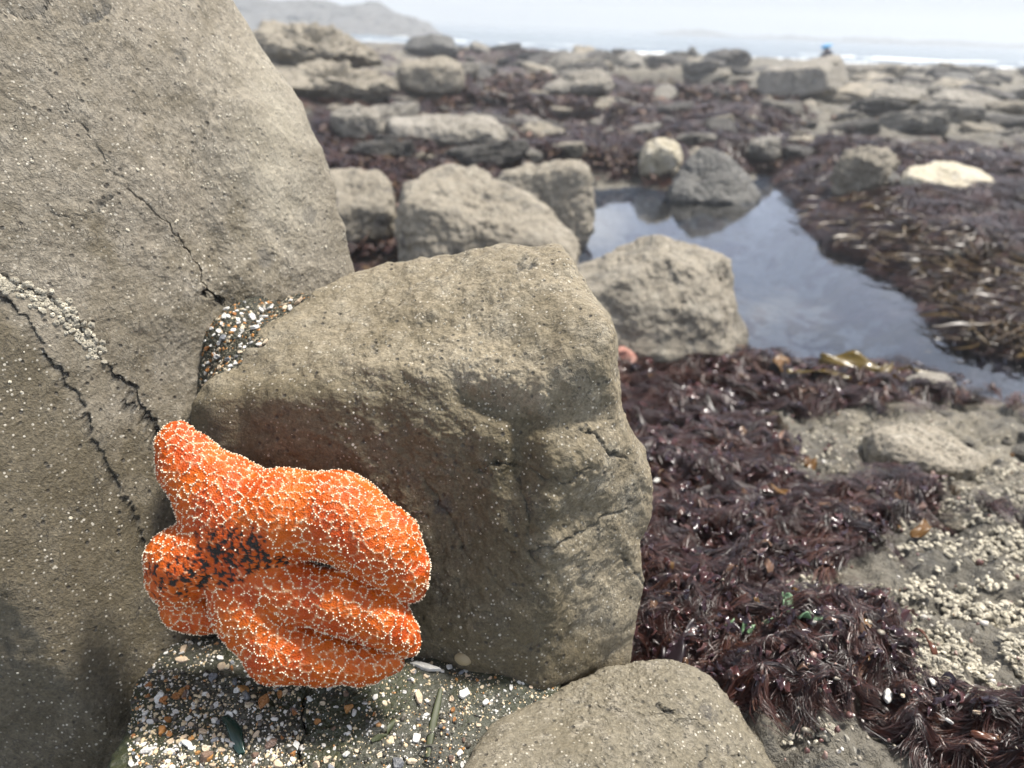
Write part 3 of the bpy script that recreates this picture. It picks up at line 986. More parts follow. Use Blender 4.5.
ARMS = [
    [(262, 530, 2, 50), (222, 497, 2, 43), (190, 465, 2, 31), (178, 444, 2, 19), (180, 431, 0, 9)],
    [(240, 524, 6, 46), (286, 512, 14, 43), (340, 514, 15, 43), (384, 543, 12, 38), (404, 570, 8, 26), (412, 588, 2, 15)],
    [(252, 572, 10, 31), (300, 588, 12, 29), (345, 599, 12, 30), (386, 618, 9, 26), (405, 635, 7, 17), (410, 644, 5, 11)],
    [(240, 570, 2, 38), (250, 608, 2, 36), (282, 645, 2, 36), (322, 657, 1, 28), (362, 663, 3, 20), (394, 660, 4, 11)],
    [(245, 548, 2, 40), (216, 548, 8, 36), (189, 560, 11, 36), (181, 578, 8, 29)],
    [(176, 588, -12, 24), (180, 608, -14, 24), (200, 616, -16, 20), (226, 614, -18, 16)],
]
st = 1.5
g0 = np.array([132., 408., -52.]); g1 = np.array([440., 694., 62.])
ns = ((g1 - g0) / st).astype(int)
gxx, gyy, gzz = [g0[i] + st * np.arange(ns[i]) for i in range(3)]
GP = np.stack(np.meshgrid(gxx, gyy, gzz, indexing='ij'), -1).reshape(-1, 3)
PW = GP * np.array([1, 1, 1 / .9])
PW[:, :2] += 2.2 * np.stack([perlin(GP * .02), perlin(GP * .02 + 31)], 1)
F = None
for ai, arm in enumerate(ARMS):
    fa = None
    for (x0, y0, w0, r0), (x1, y1, w1, r1) in zip(arm[:-1], arm[1:]):
        s = cone_seg(PW, (x0, y0, w0), (x1, y1, w1), r0, r1)
        fa = s if fa is None else smin(fa, s, 9)
    F = fa if F is None else smin(F, fa, 2.4 if ai in (2, 3, 5) else 7)
del PW
F = F + 1.1 * perlin(GP * .07) + .5 * perlin(GP * .16)
F = F.reshape(ns)


def surface_nets(F, g0, st):
    nx, ny, nz = F.shape
    S = F < 0
    corners = [(i, j, k) for i in (0, 1) for j in (0, 1) for k in (0, 1)]
    cnt = sum(S[i:nx - 1 + i, j:ny - 1 + j, k:nz - 1 + k].astype(np.int8) for i, j, k in corners)
    act = (cnt > 0) & (cnt < 8)
    ci = np.argwhere(act)
    vid = np.full(act.shape, -1, np.int64)
    vid[act] = np.arange(len(ci))
    acc = np.zeros((len(ci), 3)); num = np.zeros(len(ci))
    for a in corners:
        for ax in range(3):
            if a[ax] == 0:
                b_ = list(a); b_[ax] = 1
                fa = F[ci[:, 0] + a[0], ci[:, 1] + a[1], ci[:, 2] + a[2]]
                fb = F[ci[:, 0] + b_[0], ci[:, 1] + b_[1], ci[:, 2] + b_[2]]
                mk = (fa < 0) != (fb < 0)
                t = np.where(mk, fa / np.where(mk, fa - fb, 1), 0)
                pt = np.tile(np.array(a, float), (len(ci), 1))
                pt[:, ax] += t
                acc += pt * mk[:, None]; num += mk
    V = g0 + st * (ci + acc / num[:, None])
    Q = []
    for ax in range(3):
        sl0 = [slice(1, n - 1) for n in F.shape]; sl1 = list(sl0)
        sl0[ax] = slice(0, F.shape[ax] - 1); sl1[ax] = slice(1, F.shape[ax])
        A0 = S[tuple(sl0)]; B0 = S[tuple(sl1)]
        e = np.argwhere(A0 != B0)
        fl = A0[tuple(e.T)]
        e = e + np.array([0 if i == ax else 1 for i in range(3)])
        o1, o2 = [i for i in range(3) if i != ax]
        def cell(d1, d2):
            q = e.copy(); q[:, o1] += d1; q[:, o2] += d2
            return vid[q[:, 0], q[:, 1], q[:, 2]]
        q = np.stack([cell(-1, -1), cell(0, -1), cell(0, 0), cell(-1, 0)], 1)
        if ax == 1: fl = ~fl
        q[~fl] = q[~fl][:, ::-1]
        Q.append(q)
    Q = np.concatenate(Q)
    return V, Q[(Q >= 0).all(1)]


SV, SQ = surface_nets(F, g0, st)
del F, GP
# laplacian smoothing
for _ in range(2):
    acc = np.zeros_like(SV); cn = np.zeros(len(SV))
    for k in range(4):
        np.add.at(acc, SQ[:, k], SV[SQ[:, (k + 1) % 4]]); np.add.at(cn, SQ[:, k], 1)
        np.add.at(acc, SQ[:, k], SV[SQ[:, k - 1]]); np.add.at(cn, SQ[:, k], 1)
    SV = .5 * SV + .5 * acc / cn[:, None]
tri = np.concatenate([SQ[:, [0, 1, 2]], SQ[:, [0, 2, 3]]])
SN = vnormals(SV, tri)
ctr = SV.mean(0)
if np.mean(np.sum(SN * (SV - ctr), 1)) < 0:
    SN = -SN; SQ = SQ[:, ::-1]
# net of ridges: cells over the skin
order = RNG.permutation(len(SV))


def poisson(cands, pts, dmin, dfun=None):
    cell = {}
    keep = []
    for i in cands:
        x, y, z = pts[i]
        dm = dmin if dfun is None else dfun(i)
        kx, ky, kz = int(x // dmin), int(y // dmin), int(z // dmin)
        ok = True
        for a in (-1, 0, 1):
            for b_ in (-1, 0, 1):
                for c_ in (-1, 0, 1):
                    for j in cell.get((kx + a, ky + b_, kz + c_), ()):
                        q = pts[j]
                        if (q[0] - x) ** 2 + (q[1] - y) ** 2 + (q[2] - z) ** 2 < dm * dm:
                            ok = False; break
                    if not ok: break
                if not ok: break
            if not ok: break
        if ok:
            cell.setdefault((kx, ky, kz), []).append(i)
            keep.append(i)
    return np.array(keep)


cells = poisson(order, SV, 7.3)
kd = KDTree(len(cells))
for j, i in enumerate(cells): kd.insert(SV[i], j)
kd.balance()
warp = 3.6 * np.stack([perlin(SV * .075), perlin(SV * .075 + 40), perlin(SV * .075 + 80)], 1) + 1.6 * np.stack([perlin(SV * .22), perlin(SV * .22 + 40), perlin(SV * .22 + 80)], 1)
edge = np.zeros(len(SV)); cid = np.zeros(len(SV), int)
for i in range(len(SV)):
    r = kd.find_n(SV[i] + warp[i], 2)
    edge[i] = r[1][2] - r[0][2]; cid[i] = r[0][1]
ridge_ = np.exp(-(edge / 1.7) ** 2)
SV2 = SV + SN * (.7 * ridge_ - .4 + .7 * perlin(SV * .16))[:, None]
bx = SV[:, :2]
blkzone = (np.exp(-(((SV[:, 0] - 240) / 42) ** 2 + ((SV[:, 1] - 545) / 32) ** 2)) + np.exp(-(((SV[:, 0] - 192) / 36) ** 2 + ((SV[:, 1] - 570) / 22) ** 2))
           + .7 * np.exp(-(((SV[:, 0] - 262) / 18) ** 2 + ((SV[:, 1] - 540) / 16) ** 2)) + .6 * np.exp(-(((SV[:, 0] - 290) / 20) ** 2 + ((SV[:, 1] - 556) / 7) ** 2)))
blkzone = np.clip(blkzone + .35 * fbm(SV, .06, 3), 0, 1.2)
black = sstep(.36, .6, blkzone) * sstep(.36, .5, 1.1 * fbm(SV, .17, 4, off=12) + .50 * sstep(2.6, .4, edge) + .45 * (blkzone - .6))
SV2 -= SN * (1.3 * black)[:, None]
tone = .42 + .26 * fbm(SV, .03, 4)
net = sstep(1.6, .4, edge + .8 * perlin(SV * .35)) * sstep(-.5, .0, fbm(SV, .085, 3, off=60)) * (1 - np.clip(black * 1.5, 0, 1))
# white bead spines along the net
gap = .5 + .75 * fbm(SV, .085, 3, off=60)
lw = .65 + 1.1 * np.clip(fbm(SV, .09, 2, off=33), -.3, 1)
cand = [i for i in order if edge[i] < lw[i] and SN[i, 2] > -.55]
cand = [i for i in cand if black[i] < .3 and (blkzone[i] < .62 or RNG.random() < .12) and RNG.random() < .3 + 1.2 * gap[i]]
beads = poisson(cand, SV2, 1.75)
iv, ifc = ico(1)
nb = len(beads)
rad = RNG.uniform(.45, .9, nb)
bc = SV2[beads] + SN[beads] * (rad * .55)[:, None]
BV = (bc[:, None, :] + iv[None] * rad[:, None, None]).reshape(-1, 3)
BF = (ifc[None] + (np.arange(nb) * len(iv))[:, None, None]).reshape(-1, 3)
print('starfish verts', len(SV), 'cells', len(cells), 'beads', nb)

m, nt = new_mat('orange starfish skin')
b = NB(nt)
co = b.n('ShaderNodeTexCoord').outputs['Object']
t_ = b.attr('tone')
n5 = b.noise(co, 260, 4, .6)
col = b.mix(b.ramp(t_, .25, .62), (.53, .100, .0018), (.44, .056, .002))
col = b.mix(b.ramp(b.math('ADD', t_, b.math('MULTIPLY', b.math('SUBTRACT', n5, .5), .5)), .60, .95), col, (.36, .028, .004))
col = b.mix(b.math('MULTIPLY', b.attr('ridge'), .68), col, (.74, .52, .30))
col = b.mix(b.math('MULTIPLY', b.ramp(n5, .55, .75), .35), col, (.30, .03, .006))
col = b.mix(b.attr('black'), col, (.016, .014, .011))
vd, vc = b.voro(co, 650)
hh = b.math('ADD', b.math('MULTIPLY', n5, .0014), b.math('MULTIPLY', vd, -.0012))
b.out(b.bsdf(col, .42, .3, b.bump(hh, 1.0, .6), Subsurface_Weight=.08, Subsurface_Radius=(.006, .002, .001)))
STAR_MAT = m
m, nt = new_mat('cream starfish spines')
b = NB(nt)
co = b.n('ShaderNodeTexCoord').outputs['Object']
b.out(b.bsdf(b.mix(b.noise(co, 90, 3), (.80, .66, .44), (.84, .76, .62)), .5, .4))
SPINE_MAT = m
w1 = sf_world(SV2)
origin = w1.mean(0)
me = make_mesh('starfish', w1 - origin, SQ, STAR_MAT, {'tone': np.clip(tone, 0, 1), 'ridge': net, 'black': black})
STAR = link('starfish', me, tuple(origin), None, 'orange starfish with white beaded spines, curled into the corner between the boulders', 'starfish')
me = make_mesh('spines', sf_world(BV) - origin, BF, SPINE_MAT)
link('spines', me, (0, 0, 0), STAR, kind='stuff')

# ------------------------------------------------------------------ gravel, shells
def bvh(v, f, c):
    return BVHTree.FromPolygons([tuple(q) for q in (v + c)], [tuple(map(int, t)) for t in f])


BV_SHELF = bvh(SHELF_V, SHELF_F, SHELF_C)
BV_MAIN = bvh(MAIN_V, MAIN_F, MAIN_C)
BV_LOW = bvh(LOW_V, LOW_F, LOW_C)
BV_LEFT = bvh(LEFT_V, LEFT_F, LEFT_C)


def cast(px, py, trees):
    r = ray(px, py)
    L = np.linalg.norm(r)
    best = None
    for k, t in enumerate(trees):
        hit = t.ray_cast(Vector(CAM), Vector(r / L))
        if hit[0] is not None and (best is None or hit[3] < best[2]):
            best = (hit[0], hit[1], hit[3], k)
    return best


# grit wedge filling the pocket between the left boulder and the squared boulder, and the crevice below
def grit_material():
    m, nt = new_mat('wet dark grit')
    b = NB(nt)
    co = b.n('ShaderNodeTexCoord').outputs['Object']
    d, c_ = b.voro(co, 320)
    s = b.n('ShaderNodeSeparateColor'); nt.links.new(c_, s.inputs[0])
    col = b.mix(s.outputs[0], (.022, .024, .014), (.07, .065, .045))
    col = b.mix(b.ramp(s.outputs[1], .86, .90), col, (.42, .36, .26))
    col = b.mix(b.ramp(s.outputs[2], .9, .93), col, (.36, .17, .05))
    b.out(b.bsdf(col, .6, .4, b.bump(b.math('MULTIPLY', d, -.003), 1, 1)))
    return m


GRIT = grit_material()


def grit_pad(pts, name, label, thick=.05):
    """a low mound of grit filling a gap: outline points (px, py, depth)"""
    q = np.array([P(*t) for t in pts])
    c = q.mean(0)
    n = np.linalg.svd(q - c)[2][2]
    if n @ (CAM - c) < 0: n = -n
    v, f = ico(5)
    ex = q[0] - c; ex -= n * (ex @ n); ex /= np.linalg.norm(ex)
    ey = np.cross(n, ex)
    a = np.arctan2(v @ np.array([0, 1., 0]), v @ np.array([1., 0, 0]))
    qa = np.arctan2((q - c) @ ey, (q - c) @ ex); qr = np.hypot((q - c) @ ex, (q - c) @ ey); qn = (q - c) @ n
    o = np.argsort(qa); qa = qa[o]; qr = qr[o]; qn = qn[o]
    R = np.interp(a, np.concatenate([qa - 2 * np.pi, qa, qa + 2 * np.pi]), np.tile(qr, 3))
    rad = np.hypot(v[:, 0], v[:, 1])
    Nn = np.interp(a, np.concatenate([qa - 2 * np.pi, qa, qa + 2 * np.pi]), np.tile(qn, 3))
    w = (v[:, :1] * ex + v[:, 1:2] * ey) * (R)[:, None] + n * (v[:, 2] * thick + Nn * rad)[:, None]
    w += n * (.003 * fbm(w + c, 40, 3))[:, None]
    me = make_mesh(name, w, f, GRIT)
    return link(name, me, tuple(c), None, label, 'grit', None, 'stuff'), w, f, c


def on(tree, x, y, lift):
    r = ray(x, y)
    hit = tree.ray_cast(Vector(CAM), Vector(r / np.linalg.norm(r)))
    return (x, y, hit[3] / np.linalg.norm(r) - lift) if hit[0] is not None else None


ring = [on(BV_LEFT, *q, .001) for q in ((198, 404), (200, 375), (204, 345), (216, 320), (236, 304), (262, 297), (285, 302))] + [on(BV_MAIN, *q, -.004) for q in ((304, 322), (280, 342), (256, 362), (232, 384), (214, 402))]
ring = [q for q in ring if q]
print('pad ring', [tuple(round(float(t), 3) for t in q) for q in ring])
PAD, pv, pf, pc = grit_pad(ring, 'grit', 'pocket of dark shell grit between the left boulder and the squared boulder', .010)
BV_PAD = bvh(pv, pf, pc)


def chip_meshes(mat, n, flat, seed):
    res = []
    rg = np.random.default_rng(seed)
    for _ in range(n):
        pl = []
        for _k in range(7):
            a = 2 * np.pi * (_k + .7 * rg.random()) / 7
            nn = np.array([math.cos(a), math.sin(a), rg.uniform(-.25, .25)]); nn /= np.linalg.norm(nn)
            pl.append((nn, rg.uniform(.55, 1)))
        pl += [(np.array([0, 0, 1.]), flat), (np.array([0, 0, -1.]), flat)]
        v, f, dr = convex_rock(pl, 0, 3, p=14)
        v = v * np.array([1, rg.uniform(.5, .85), 1])
        v[:, 2] += .25 * (v[:, 0] ** 2) * rg.uniform(-.5, 1) + .06 * fbm(v, 2, 2, off=rg.uniform(0, 50))
        res.append(make_mesh('shell_fragment', v, f, mat))
    return res


def simple_mat(name, c1, c2, rough=.5, sc=60, spec=.4, bumpd=.0006):
    m, nt = new_mat(name)
    b = NB(nt)
    co = b.n('ShaderNodeTexCoord').outputs['Object']
    n = b.noise(co, sc / 60, 5, .6)
    oi = b.n('ShaderNodeObjectInfo').outputs['Random']
    f_ = b.ramp(b.math('ADD', b.math('MULTIPLY', n, .6), b.math('MULTIPLY', oi, .5)), .25, .8)
    b.out(b.bsdf(b.mix(f_, c1, c2), rough, spec, b.bump(n, .15, .4)))
    return m


CH = {'white': chip_meshes(simple_mat('white shell', (.76, .74, .68), (.60, .58, .54), .4), 8, .25, 1),
      'cream': chip_meshes(simple_mat('cream shell', (.66, .56, .40), (.56, .43, .30), .45), 5, .25, 2),
      'amber': chip_meshes(simple_mat('amber pebble', (.40, .20, .06), (.32, .13, .04), .4), 5, .5, 3),
      'grey': chip_meshes(simple_mat('grey pebble', (.24, .25, .27), (.14, .14, .14), .4), 5, .5, 4),
      'brown': chip_meshes(simple_mat('brown pebble', (.14, .09, .07), (.20, .13, .09), .4), 4, .5, 5)}
NAMES = {'white': ('shell_fragment', 'white broken shell fragment', 'shell'), 'cream': ('shell_fragment', 'cream shell fragment', 'shell'),
         'amber': ('pebble', 'amber-orange pebble', 'pebble'), 'grey': ('pebble', 'blue-grey pebble', 'pebble'), 'brown': ('pebble', 'dark brown pebble', 'pebble')}


CHIPN = [0]


def place_chip(px, py, size, kind, where, group, trees, label=None, yaw=None, stretch=1.0, name=None):
    h = cast(px, py, trees)
    if h is None or h[3] != 0: return None
    nm, lb, ct = NAMES[kind]
    me = CH[kind][random.randrange(len(CH[kind]))]
    o = link(name or nm, me, h[0] + h[1] * size * .18, None, label or (f'{lb} {where}'), ct, group if not label else None)
    q = h[1].to_track_quat('Z', 'Y')
    tilt = Matrix.Rotation(random.uniform(0, 6.28) if yaw is None else yaw, 3, 'Z') @ Matrix.Rotation(random.uniform(-.35, .35), 3, 'X')
    o.rotation_euler = (q.to_matrix() @ tilt).to_euler()
    o.scale = (size * stretch, size / math.sqrt(stretch), size)
    return o


near_trees = [BV_SHELF, BV_MAIN, BV_LEFT, BV_LOW]
def m_(px_): return px_ * .64 / FPX / 2


SPECIAL = [(222, 667, 11, 'cream', 'pale cream shell with two lobes on the dark algae'), (243, 690, 9, 'amber', 'oval bright orange pebble with a pale rim'),
           (162, 731, 10, 'amber', 'round orange pebble at lower left'), (182, 694, 9, 'amber', 'rust-orange stone left of the grey ring of grit'),
           (170, 734, 6, 'amber', 'small amber stone touching the round orange pebble'), (264, 703, 12, 'amber', 'ochre-brown flat pebble below the oval orange one'),
           (187, 745, 12, 'white', 'smooth oval white shell near the bottom left'), (149, 751, 12, 'white', 'plump oval white shell at the lower left edge'),
           (170, 752, 11, 'white', 'pointed white shell beside the plump oval one'), (160, 698, 13, 'white', 'angular white shell chip at the left edge'),
           (182, 661, 14, 'cream', 'pinkish shell shard at the upper left of the grit'), (184, 650, 12, 'cream', 'mauve shell piece next to the left boulder'),
           (235, 683, 8, 'grey', 'pale blue-grey round pebble beside the bright orange pebble'), (213, 678, 9, 'grey', 'grey pebble below the cream shell'),
           (418, 697, 17, 'cream', 'largest cream shell shard, right of the rock split'), (427, 668, 16, 'white', 'long thin white shell splinter pointing up'),
           (384, 676, 9, 'white', 'white chip beside the lowest starfish arm'), (416, 738, 9, 'white', 'bright white square chip near the bottom'),
           (464, 694, 14, 'white', 'white shell lying at the edge of the sandy crevice'), (412, 762, 12, 'cream', 'pinkish cream shell at the bottom edge'),
           (398, 764, 10, 'grey', 'slate blue pebble at the bottom edge of the grit'), (206, 758, 13, 'brown', 'dark purple-brown pebble at the bottom edge'),
           (280, 687, 5, 'grey', 'tiny bright blue-grey chip on the dark algae')]
for px_, py_, s, kd_, lb in SPECIAL:
    st_ = 2.2 if 'long thin' in lb else 1.3 if 'oval' in lb else 1.0
    place_chip(px_, py_, m_(s) * 1.25, kd_, '', None, near_trees, lb, yaw=1.1 if 'long thin' in lb else None, stretch=st_)
rg = np.random.default_rng(77)
cnt = 0
tries = 0
kinds_p = ['white', 'cream', 'amber', 'grey', 'brown']
while cnt < 210 and tries < 3600:
    tries += 1
    px_, py_ = rg.uniform(128, 300), rg.uniform(632, 775)
    if py_ < 700 - .35 * (px_ - 128) * 0 and px_ > 190 and py_ < 680 and rg.random() < .75: continue
    k = kinds_p[rg.choice(5, p=[.48, .24, .11, .12, .05])]
    s = rg.gamma(3.2, 1.25) + 2.2
    if place_chip(px_, py_, m_(s) * 1.15, k, 'in the thick grit below the starfish, left of the rock split', 'shell bits left of the split', near_trees): cnt += 1
cnt = 0
while cnt < 80 and tries < 6000:
    tries += 1
    px_, py_ = rg.uniform(308, 470), rg.uniform(660, 775)
    k = kinds_p[rg.choice(5, p=[.5, .24, .14, .07, .05])]
    if place_chip(px_, py_, m_(rg.gamma(3, 1.1) + 2) * 1.3, k, 'on the algae-stained rock right of the split', 'shell bits right of the split', near_trees): cnt += 1
cnt = 0
while cnt < 85 and tries < 9000:
    tries += 1
    px_, py_ = rg.uniform(198, 300), rg.uniform(300, 400)
    k = kinds_p[rg.choice(5, p=[.62, .18, .1, .07, .03])]
    if place_chip(px_, py_, m_(rg.gamma(3, 1.2) + 2.5) * 1.2, k, 'in the upper grit pocket between the two large boulders', 'shell bits in the upper pocket', [BV_PAD, BV_MAIN, BV_LEFT]): cnt += 1
cnt = 0
while cnt < 60 and tries < 14000:
    tries += 1
    px_, py_ = rg.uniform(440, 556), rg.uniform(662, 768)
    k = kinds_p[rg.choice(5, p=[.35, .45, .12, .05, .03])]
    if place_chip(px_, py_, m_(rg.gamma(3, .9) + 2), k, 'in the sandy crevice above the smooth boulder', 'shell bits in the sandy crevice', [BV_SHELF, BV_MAIN, BV_LOW]): cnt += 1

# fine grit: one mass
iv, ifc = ico(0)
pos, nor, siz = [], [], []
regs = [((128, 306), (628, 775), 5600, near_trees, 1.25), ((306, 480), (655, 775), 2200, near_trees, 1.0), ((196, 304), (298, 402), 260, [BV_PAD, BV_MAIN, BV_LEFT], 1.0), ((455, 560), (660, 720), 900, [BV_SHELF, BV_MAIN, BV_LOW], .8)]
for (x0, x1), (y0, y1), n, trees, s in regs:
    for _ in range(n):
        gx_, gy_ = rg.uniform(x0, x1), rg.uniform(y0, y1)
        if rg.random() < .85 * math.exp(-(((gx_ - 250 - .3 * (gy_ - 665)) / 75) ** 2 + ((gy_ - 668) / 26) ** 2)): continue
        h = cast(gx_, gy_, trees)
        if h is None or h[3] != 0: continue
        pos.append(h[0]); nor.append(h[1]); siz.append(m_((.8 + rg.gamma(1.6, .75)) * s))
pos = np.array(pos); nor = np.array(nor); siz = np.array(siz)
sh = rg.uniform(.45, 1.2, (len(pos), 1, 3))
GV = (pos[:, None] + (iv[None] * sh + .25 * rg.normal(size=(len(pos), 12 if len(iv) == 12 else len(iv), 3)) * .4) * siz[:, None, None]).reshape(-1, 3)
GF = (ifc[None] + (np.arange(len(pos)) * len(iv))[:, None, None]).reshape(-1, 3)
tint = np.repeat(rg.random(len(pos)), len(iv))
m, nt = new_mat('mixed shell grit')
b = NB(nt)
cr = b.n('ShaderNodeValToRGB')
cr.color_ramp.interpolation = 'CONSTANT'
els = cr.color_ramp.elements
els[0].position = 0; els[0].color = (.64, .61, .55, 1)
els[1].position = .22; els[1].color = (.55, .44, .28, 1)
for p_, c_ in ((.52, (.38, .2, .08, 1)), (.56, (.06, .052, .04, 1)), (.76, (.16, .145, .12, 1)), (.86, (.035, .033, .026, 1))):
    e = els.new(p_); e.color = c_
nt.links.new(b.attr('tint'), cr.inputs[0])
b.out(b.bsdf(cr.outputs[0], .5, .4))
me = make_mesh('shell_grit', GV, GF, m, {'tint': tint}, smooth=False)
link('shell_grit', me, (0, 0, 0), None, 'fine mixed shell grit scattered over the rock shelf and crevices around the starfish', 'grit', None, 'stuff')

# ------------------------------------------------------------------ barnacles
m, nt = new_mat('barnacle shell')
b = NB(nt)
co = b.n('ShaderNodeTexCoord').outputs['Object']
b.out(b.bsdf(b.mix(b.noise(co, 1.5, 4, .7), (.62, .57, .45), (.40, .36, .28)), .6, .35, b.bump(b.noise(co, 5, 3), .2, .6)))
BARN = m


def barnacle_arrays(seed, seg=12):
    rg = np.random.default_rng(seed)
    prof = [(1.0, 0), (.9, .25), (.72, .6), (.55, .85), (.45, .9), (.34, .82), (.22, .55), (.02, .42)]
    V = []
    for j, (r, z) in enumerate(prof):
        for k in range(seg):
            a = 2 * np.pi * k / seg
            rr_ = r * (1 + .13 * (1 if k % 2 else -1) * (1 if j < 5 else .3) + rg.uniform(-.08, .08))
            V.append((rr_ * math.cos(a), rr_ * math.sin(a), z * .62 + rg.uniform(-.05, .05)))
    Fq = [(j * seg + k, j * seg + (k + 1) % seg, (j + 1) * seg + (k + 1) % seg, (j + 1) * seg + k) for j in range(len(prof) - 1) for k in range(seg)]
    return np.array(V), np.array(Fq)


BARR = [barnacle_arrays(s) for s in range(5)]
BMESH = [make_mesh('barnacle', v_, f_, BARN, smooth=False) for v_, f_ in BARR]


def merged_barnacles(name, pts, nrms, sizes, parent=None, loc=(0, 0, 0), mat=BARN, **kw):
    rg = np.random.default_rng(3)
    VV, FF, n = [], [], 0
    for p_, nn, s in zip(pts, nrms, sizes):
        v_, f_ = BARR[rg.integers(5)]
        q = Vector(nn).to_track_quat('Z', 'Y').to_matrix() @ Matrix.Rotation(rg.uniform(0, 6.28), 3, 'Z')
        VV.append((v_ * s) @ np.array(q).T + p_); FF.append(f_ + n); n += len(v_)
    me = make_mesh(name, np.concatenate(VV) - np.array(loc), np.concatenate(FF), mat, smooth=False)
    return link(name, me, loc if parent is None else (0, 0, 0), parent, **kw)


def ground_n(x, y):
    e = .01
    h0 = ground_h(x, y); hx = ground_h(x + e, y); hy = ground_h(x, y + e)
    n = np.stack([-(hx - h0) / e, -(hy - h0) / e, np.ones_like(x)], 1)
    return h0, n / np.linalg.norm(n, axis=1, keepdims=True)


GTREE = None


def scatter_px(n, x0, x1, y0, y1, rg, zest=.2):
    px_ = rg.uniform(x0, x1, n); py_ = rg.uniform(y0, y1, n)
    # iterate onto the terrain
    z = np.full(n, zest)
    for _ in range(12):
        r = FW[None] + np.outer((px_ - 512) / FPX, RT) - np.outer((py_ - 384) / FPX, UP)
        t = (z - CAM[2]) / r[:, 2]
        q = CAM + r * t[:, None]
        z = .5 * z + .5 * ground_h(q[:, 0], q[:, 1])
    return q[:, 0], q[:, 1], px_, py_


rg = np.random.default_rng(21)
BE = [(985, 640, 55, 60, 1.0), (950, 690, 40, 25, .8), (930, 660, 30, 20, .7), (1000, 540, 40, 35, .7), (925, 545, 40, 16, .6), (905, 590, 50, 10, .5), (870, 520, 40, 12, .4), (800, 480, 50, 25, .25), (950, 520, 40, 15, .5), (930, 450, 70, 30, .2), (1005, 485, 50, 30, .4), (850, 440, 60, 30, .2), (820, 410, 60, 20, .2), (810, 588, 20, 18, .4),
      (1000, 700, 40, 30, .7), (800, 745, 10, 8, .6), (822, 735, 8, 8, .6), (780, 400, 40, 20, .15), (960, 480, 30, 12, .2)]
x, y, px_, py_ = scatter_px(30000, 740, 1060, 380, 780, rg, .3)
dens = np.zeros(len(x))
for ex, ey, rx, ry, wt in BE: dens += wt * np.exp(-(((px_ - ex) / rx) ** 2 + ((py_ - ey) / ry) ** 2) * 1.3)
dens *= sstep(-.35, .15, fbm(np.stack([x, y, x * 0], 1), 22, 3))
sel = rg.random(len(x)) < dens * .8
x, y = x[sel], y[sel]
h0, nn = ground_n(x, y)
sz = rg.uniform(.0018, .0044, len(x))
nn = nn + .5 * rg.normal(size=nn.shape); nn /= np.linalg.norm(nn, axis=1, keepdims=True)
bp = np.stack([x, y, h0 + .004 + rg.uniform(0, .004, len(x))], 1)
app = sz / np.linalg.norm(bp - CAM, axis=1)
o_ = np.argsort(-app)
for i in o_[:300]:
    o = link('barnacle', BMESH[i % 5], tuple(bp[i]), None, 'pale ridged barnacle crowded on the wet rock at lower right', 'barnacle', 'barnacles on the lower right rock')
    o.rotation_euler = Vector(nn[i]).to_track_quat('Z', 'Y').to_euler()
    o.scale = (sz[i],) * 3
rest = o_[300:]
if len(rest):
    merged_barnacles('barnacle_crust', bp[rest], nn[rest], sz[rest], label='crust of small pale barnacles between the larger ones on the right-hand rocks', cat='barnacles', kind='stuff')
print('barnacles', len(x))

# barnacles in the crack of the left boulder, and dotted over the boulders
def boulder_barnacles(tree, parent, loc, spots, mat=BARN):
    pts, ns_, ss_ = [], [], []
    for px1, py1, s in spots:
        h = tree.ray_cast(Vector(CAM), Vector(ray(px1, py1)).normalized())
        if h[0] is None: continue
        pts.append(np.array(h[0])); ns_.append(np.array(h[1]) + .35 * rg.normal(size=3)); ss_.append(s * h[3] / FPX)
    o2 = np.argsort(-np.array(ss_))
    for i in o2[:95]:
        k = link('barnacle', BMESH[i % 5], tuple(pts[i] - np.array(loc)), parent)
        k.rotation_euler = Vector(ns_[i]).to_track_quat('Z', 'Y').to_euler()
        k.scale = (ss_[i],) * 3
    if len(o2) > 95:
        merged_barnacles('barnacle_crust', np.array(pts)[o2[95:]], np.array(ns_)[o2[95:]], np.array(ss_)[o2[95:]], parent, loc, mat, kind='stuff')


line = [(-6, 278), (15, 287), (40, 297), (62, 312), (85, 338), (100, 355)]
spots = []
for _ in range(260):
    t = rg.random() ** 1.2 * (len(line) - 1); i = min(int(t), len(line) - 2); t -= i
    xx = line[i][0] * (1 - t) + line[i + 1][0] * t + rg.normal() * 5
    yy = line[i][1] * (1 - t) + line[i + 1][1] * t + rg.normal() * 4.5
    spots.append((xx, yy, rg.uniform(1.2, 3.3)))
def dotted(n, x0, x1, y0, y1, hi):
    out_ = []
    cl_ = [(rg.uniform(x0, x1), rg.uniform(y0, y1), rg.uniform(12, 45)) for _ in range(14)]
    for _ in range(n):
        if rg.random() < .6:
            cx_, cy_, r_ = cl_[rg.integers(14)]
            q = (cx_ + rg.normal() * r_, cy_ + rg.normal() * r_)
        else:
            q = (rg.uniform(x0, x1), rg.uniform(y0, y1))
        out_.append((*q, .45 + min(rg.gamma(1.3, .22), hi)))
    return out_


spots += dotted(560, 0, 340, 0, 768, 1.3)
boulder_barnacles(BV_LEFT, LEFT, LEFT_C, spots)
spots = dotted(520, 200, 655, 250, 690, 1.0)
spots += [(480 + rg.normal() * 25, 355 + rg.normal() * 14, rg.uniform(1, 2.0)) for _ in range(30)]
boulder_barnacles(BV_MAIN, MAIN, MAIN_C, spots)
spots = dotted(200, 470, 780, 660, 768, 1.0)
boulder_barnacles(BV_LOW, LOW, LOW_C, spots)
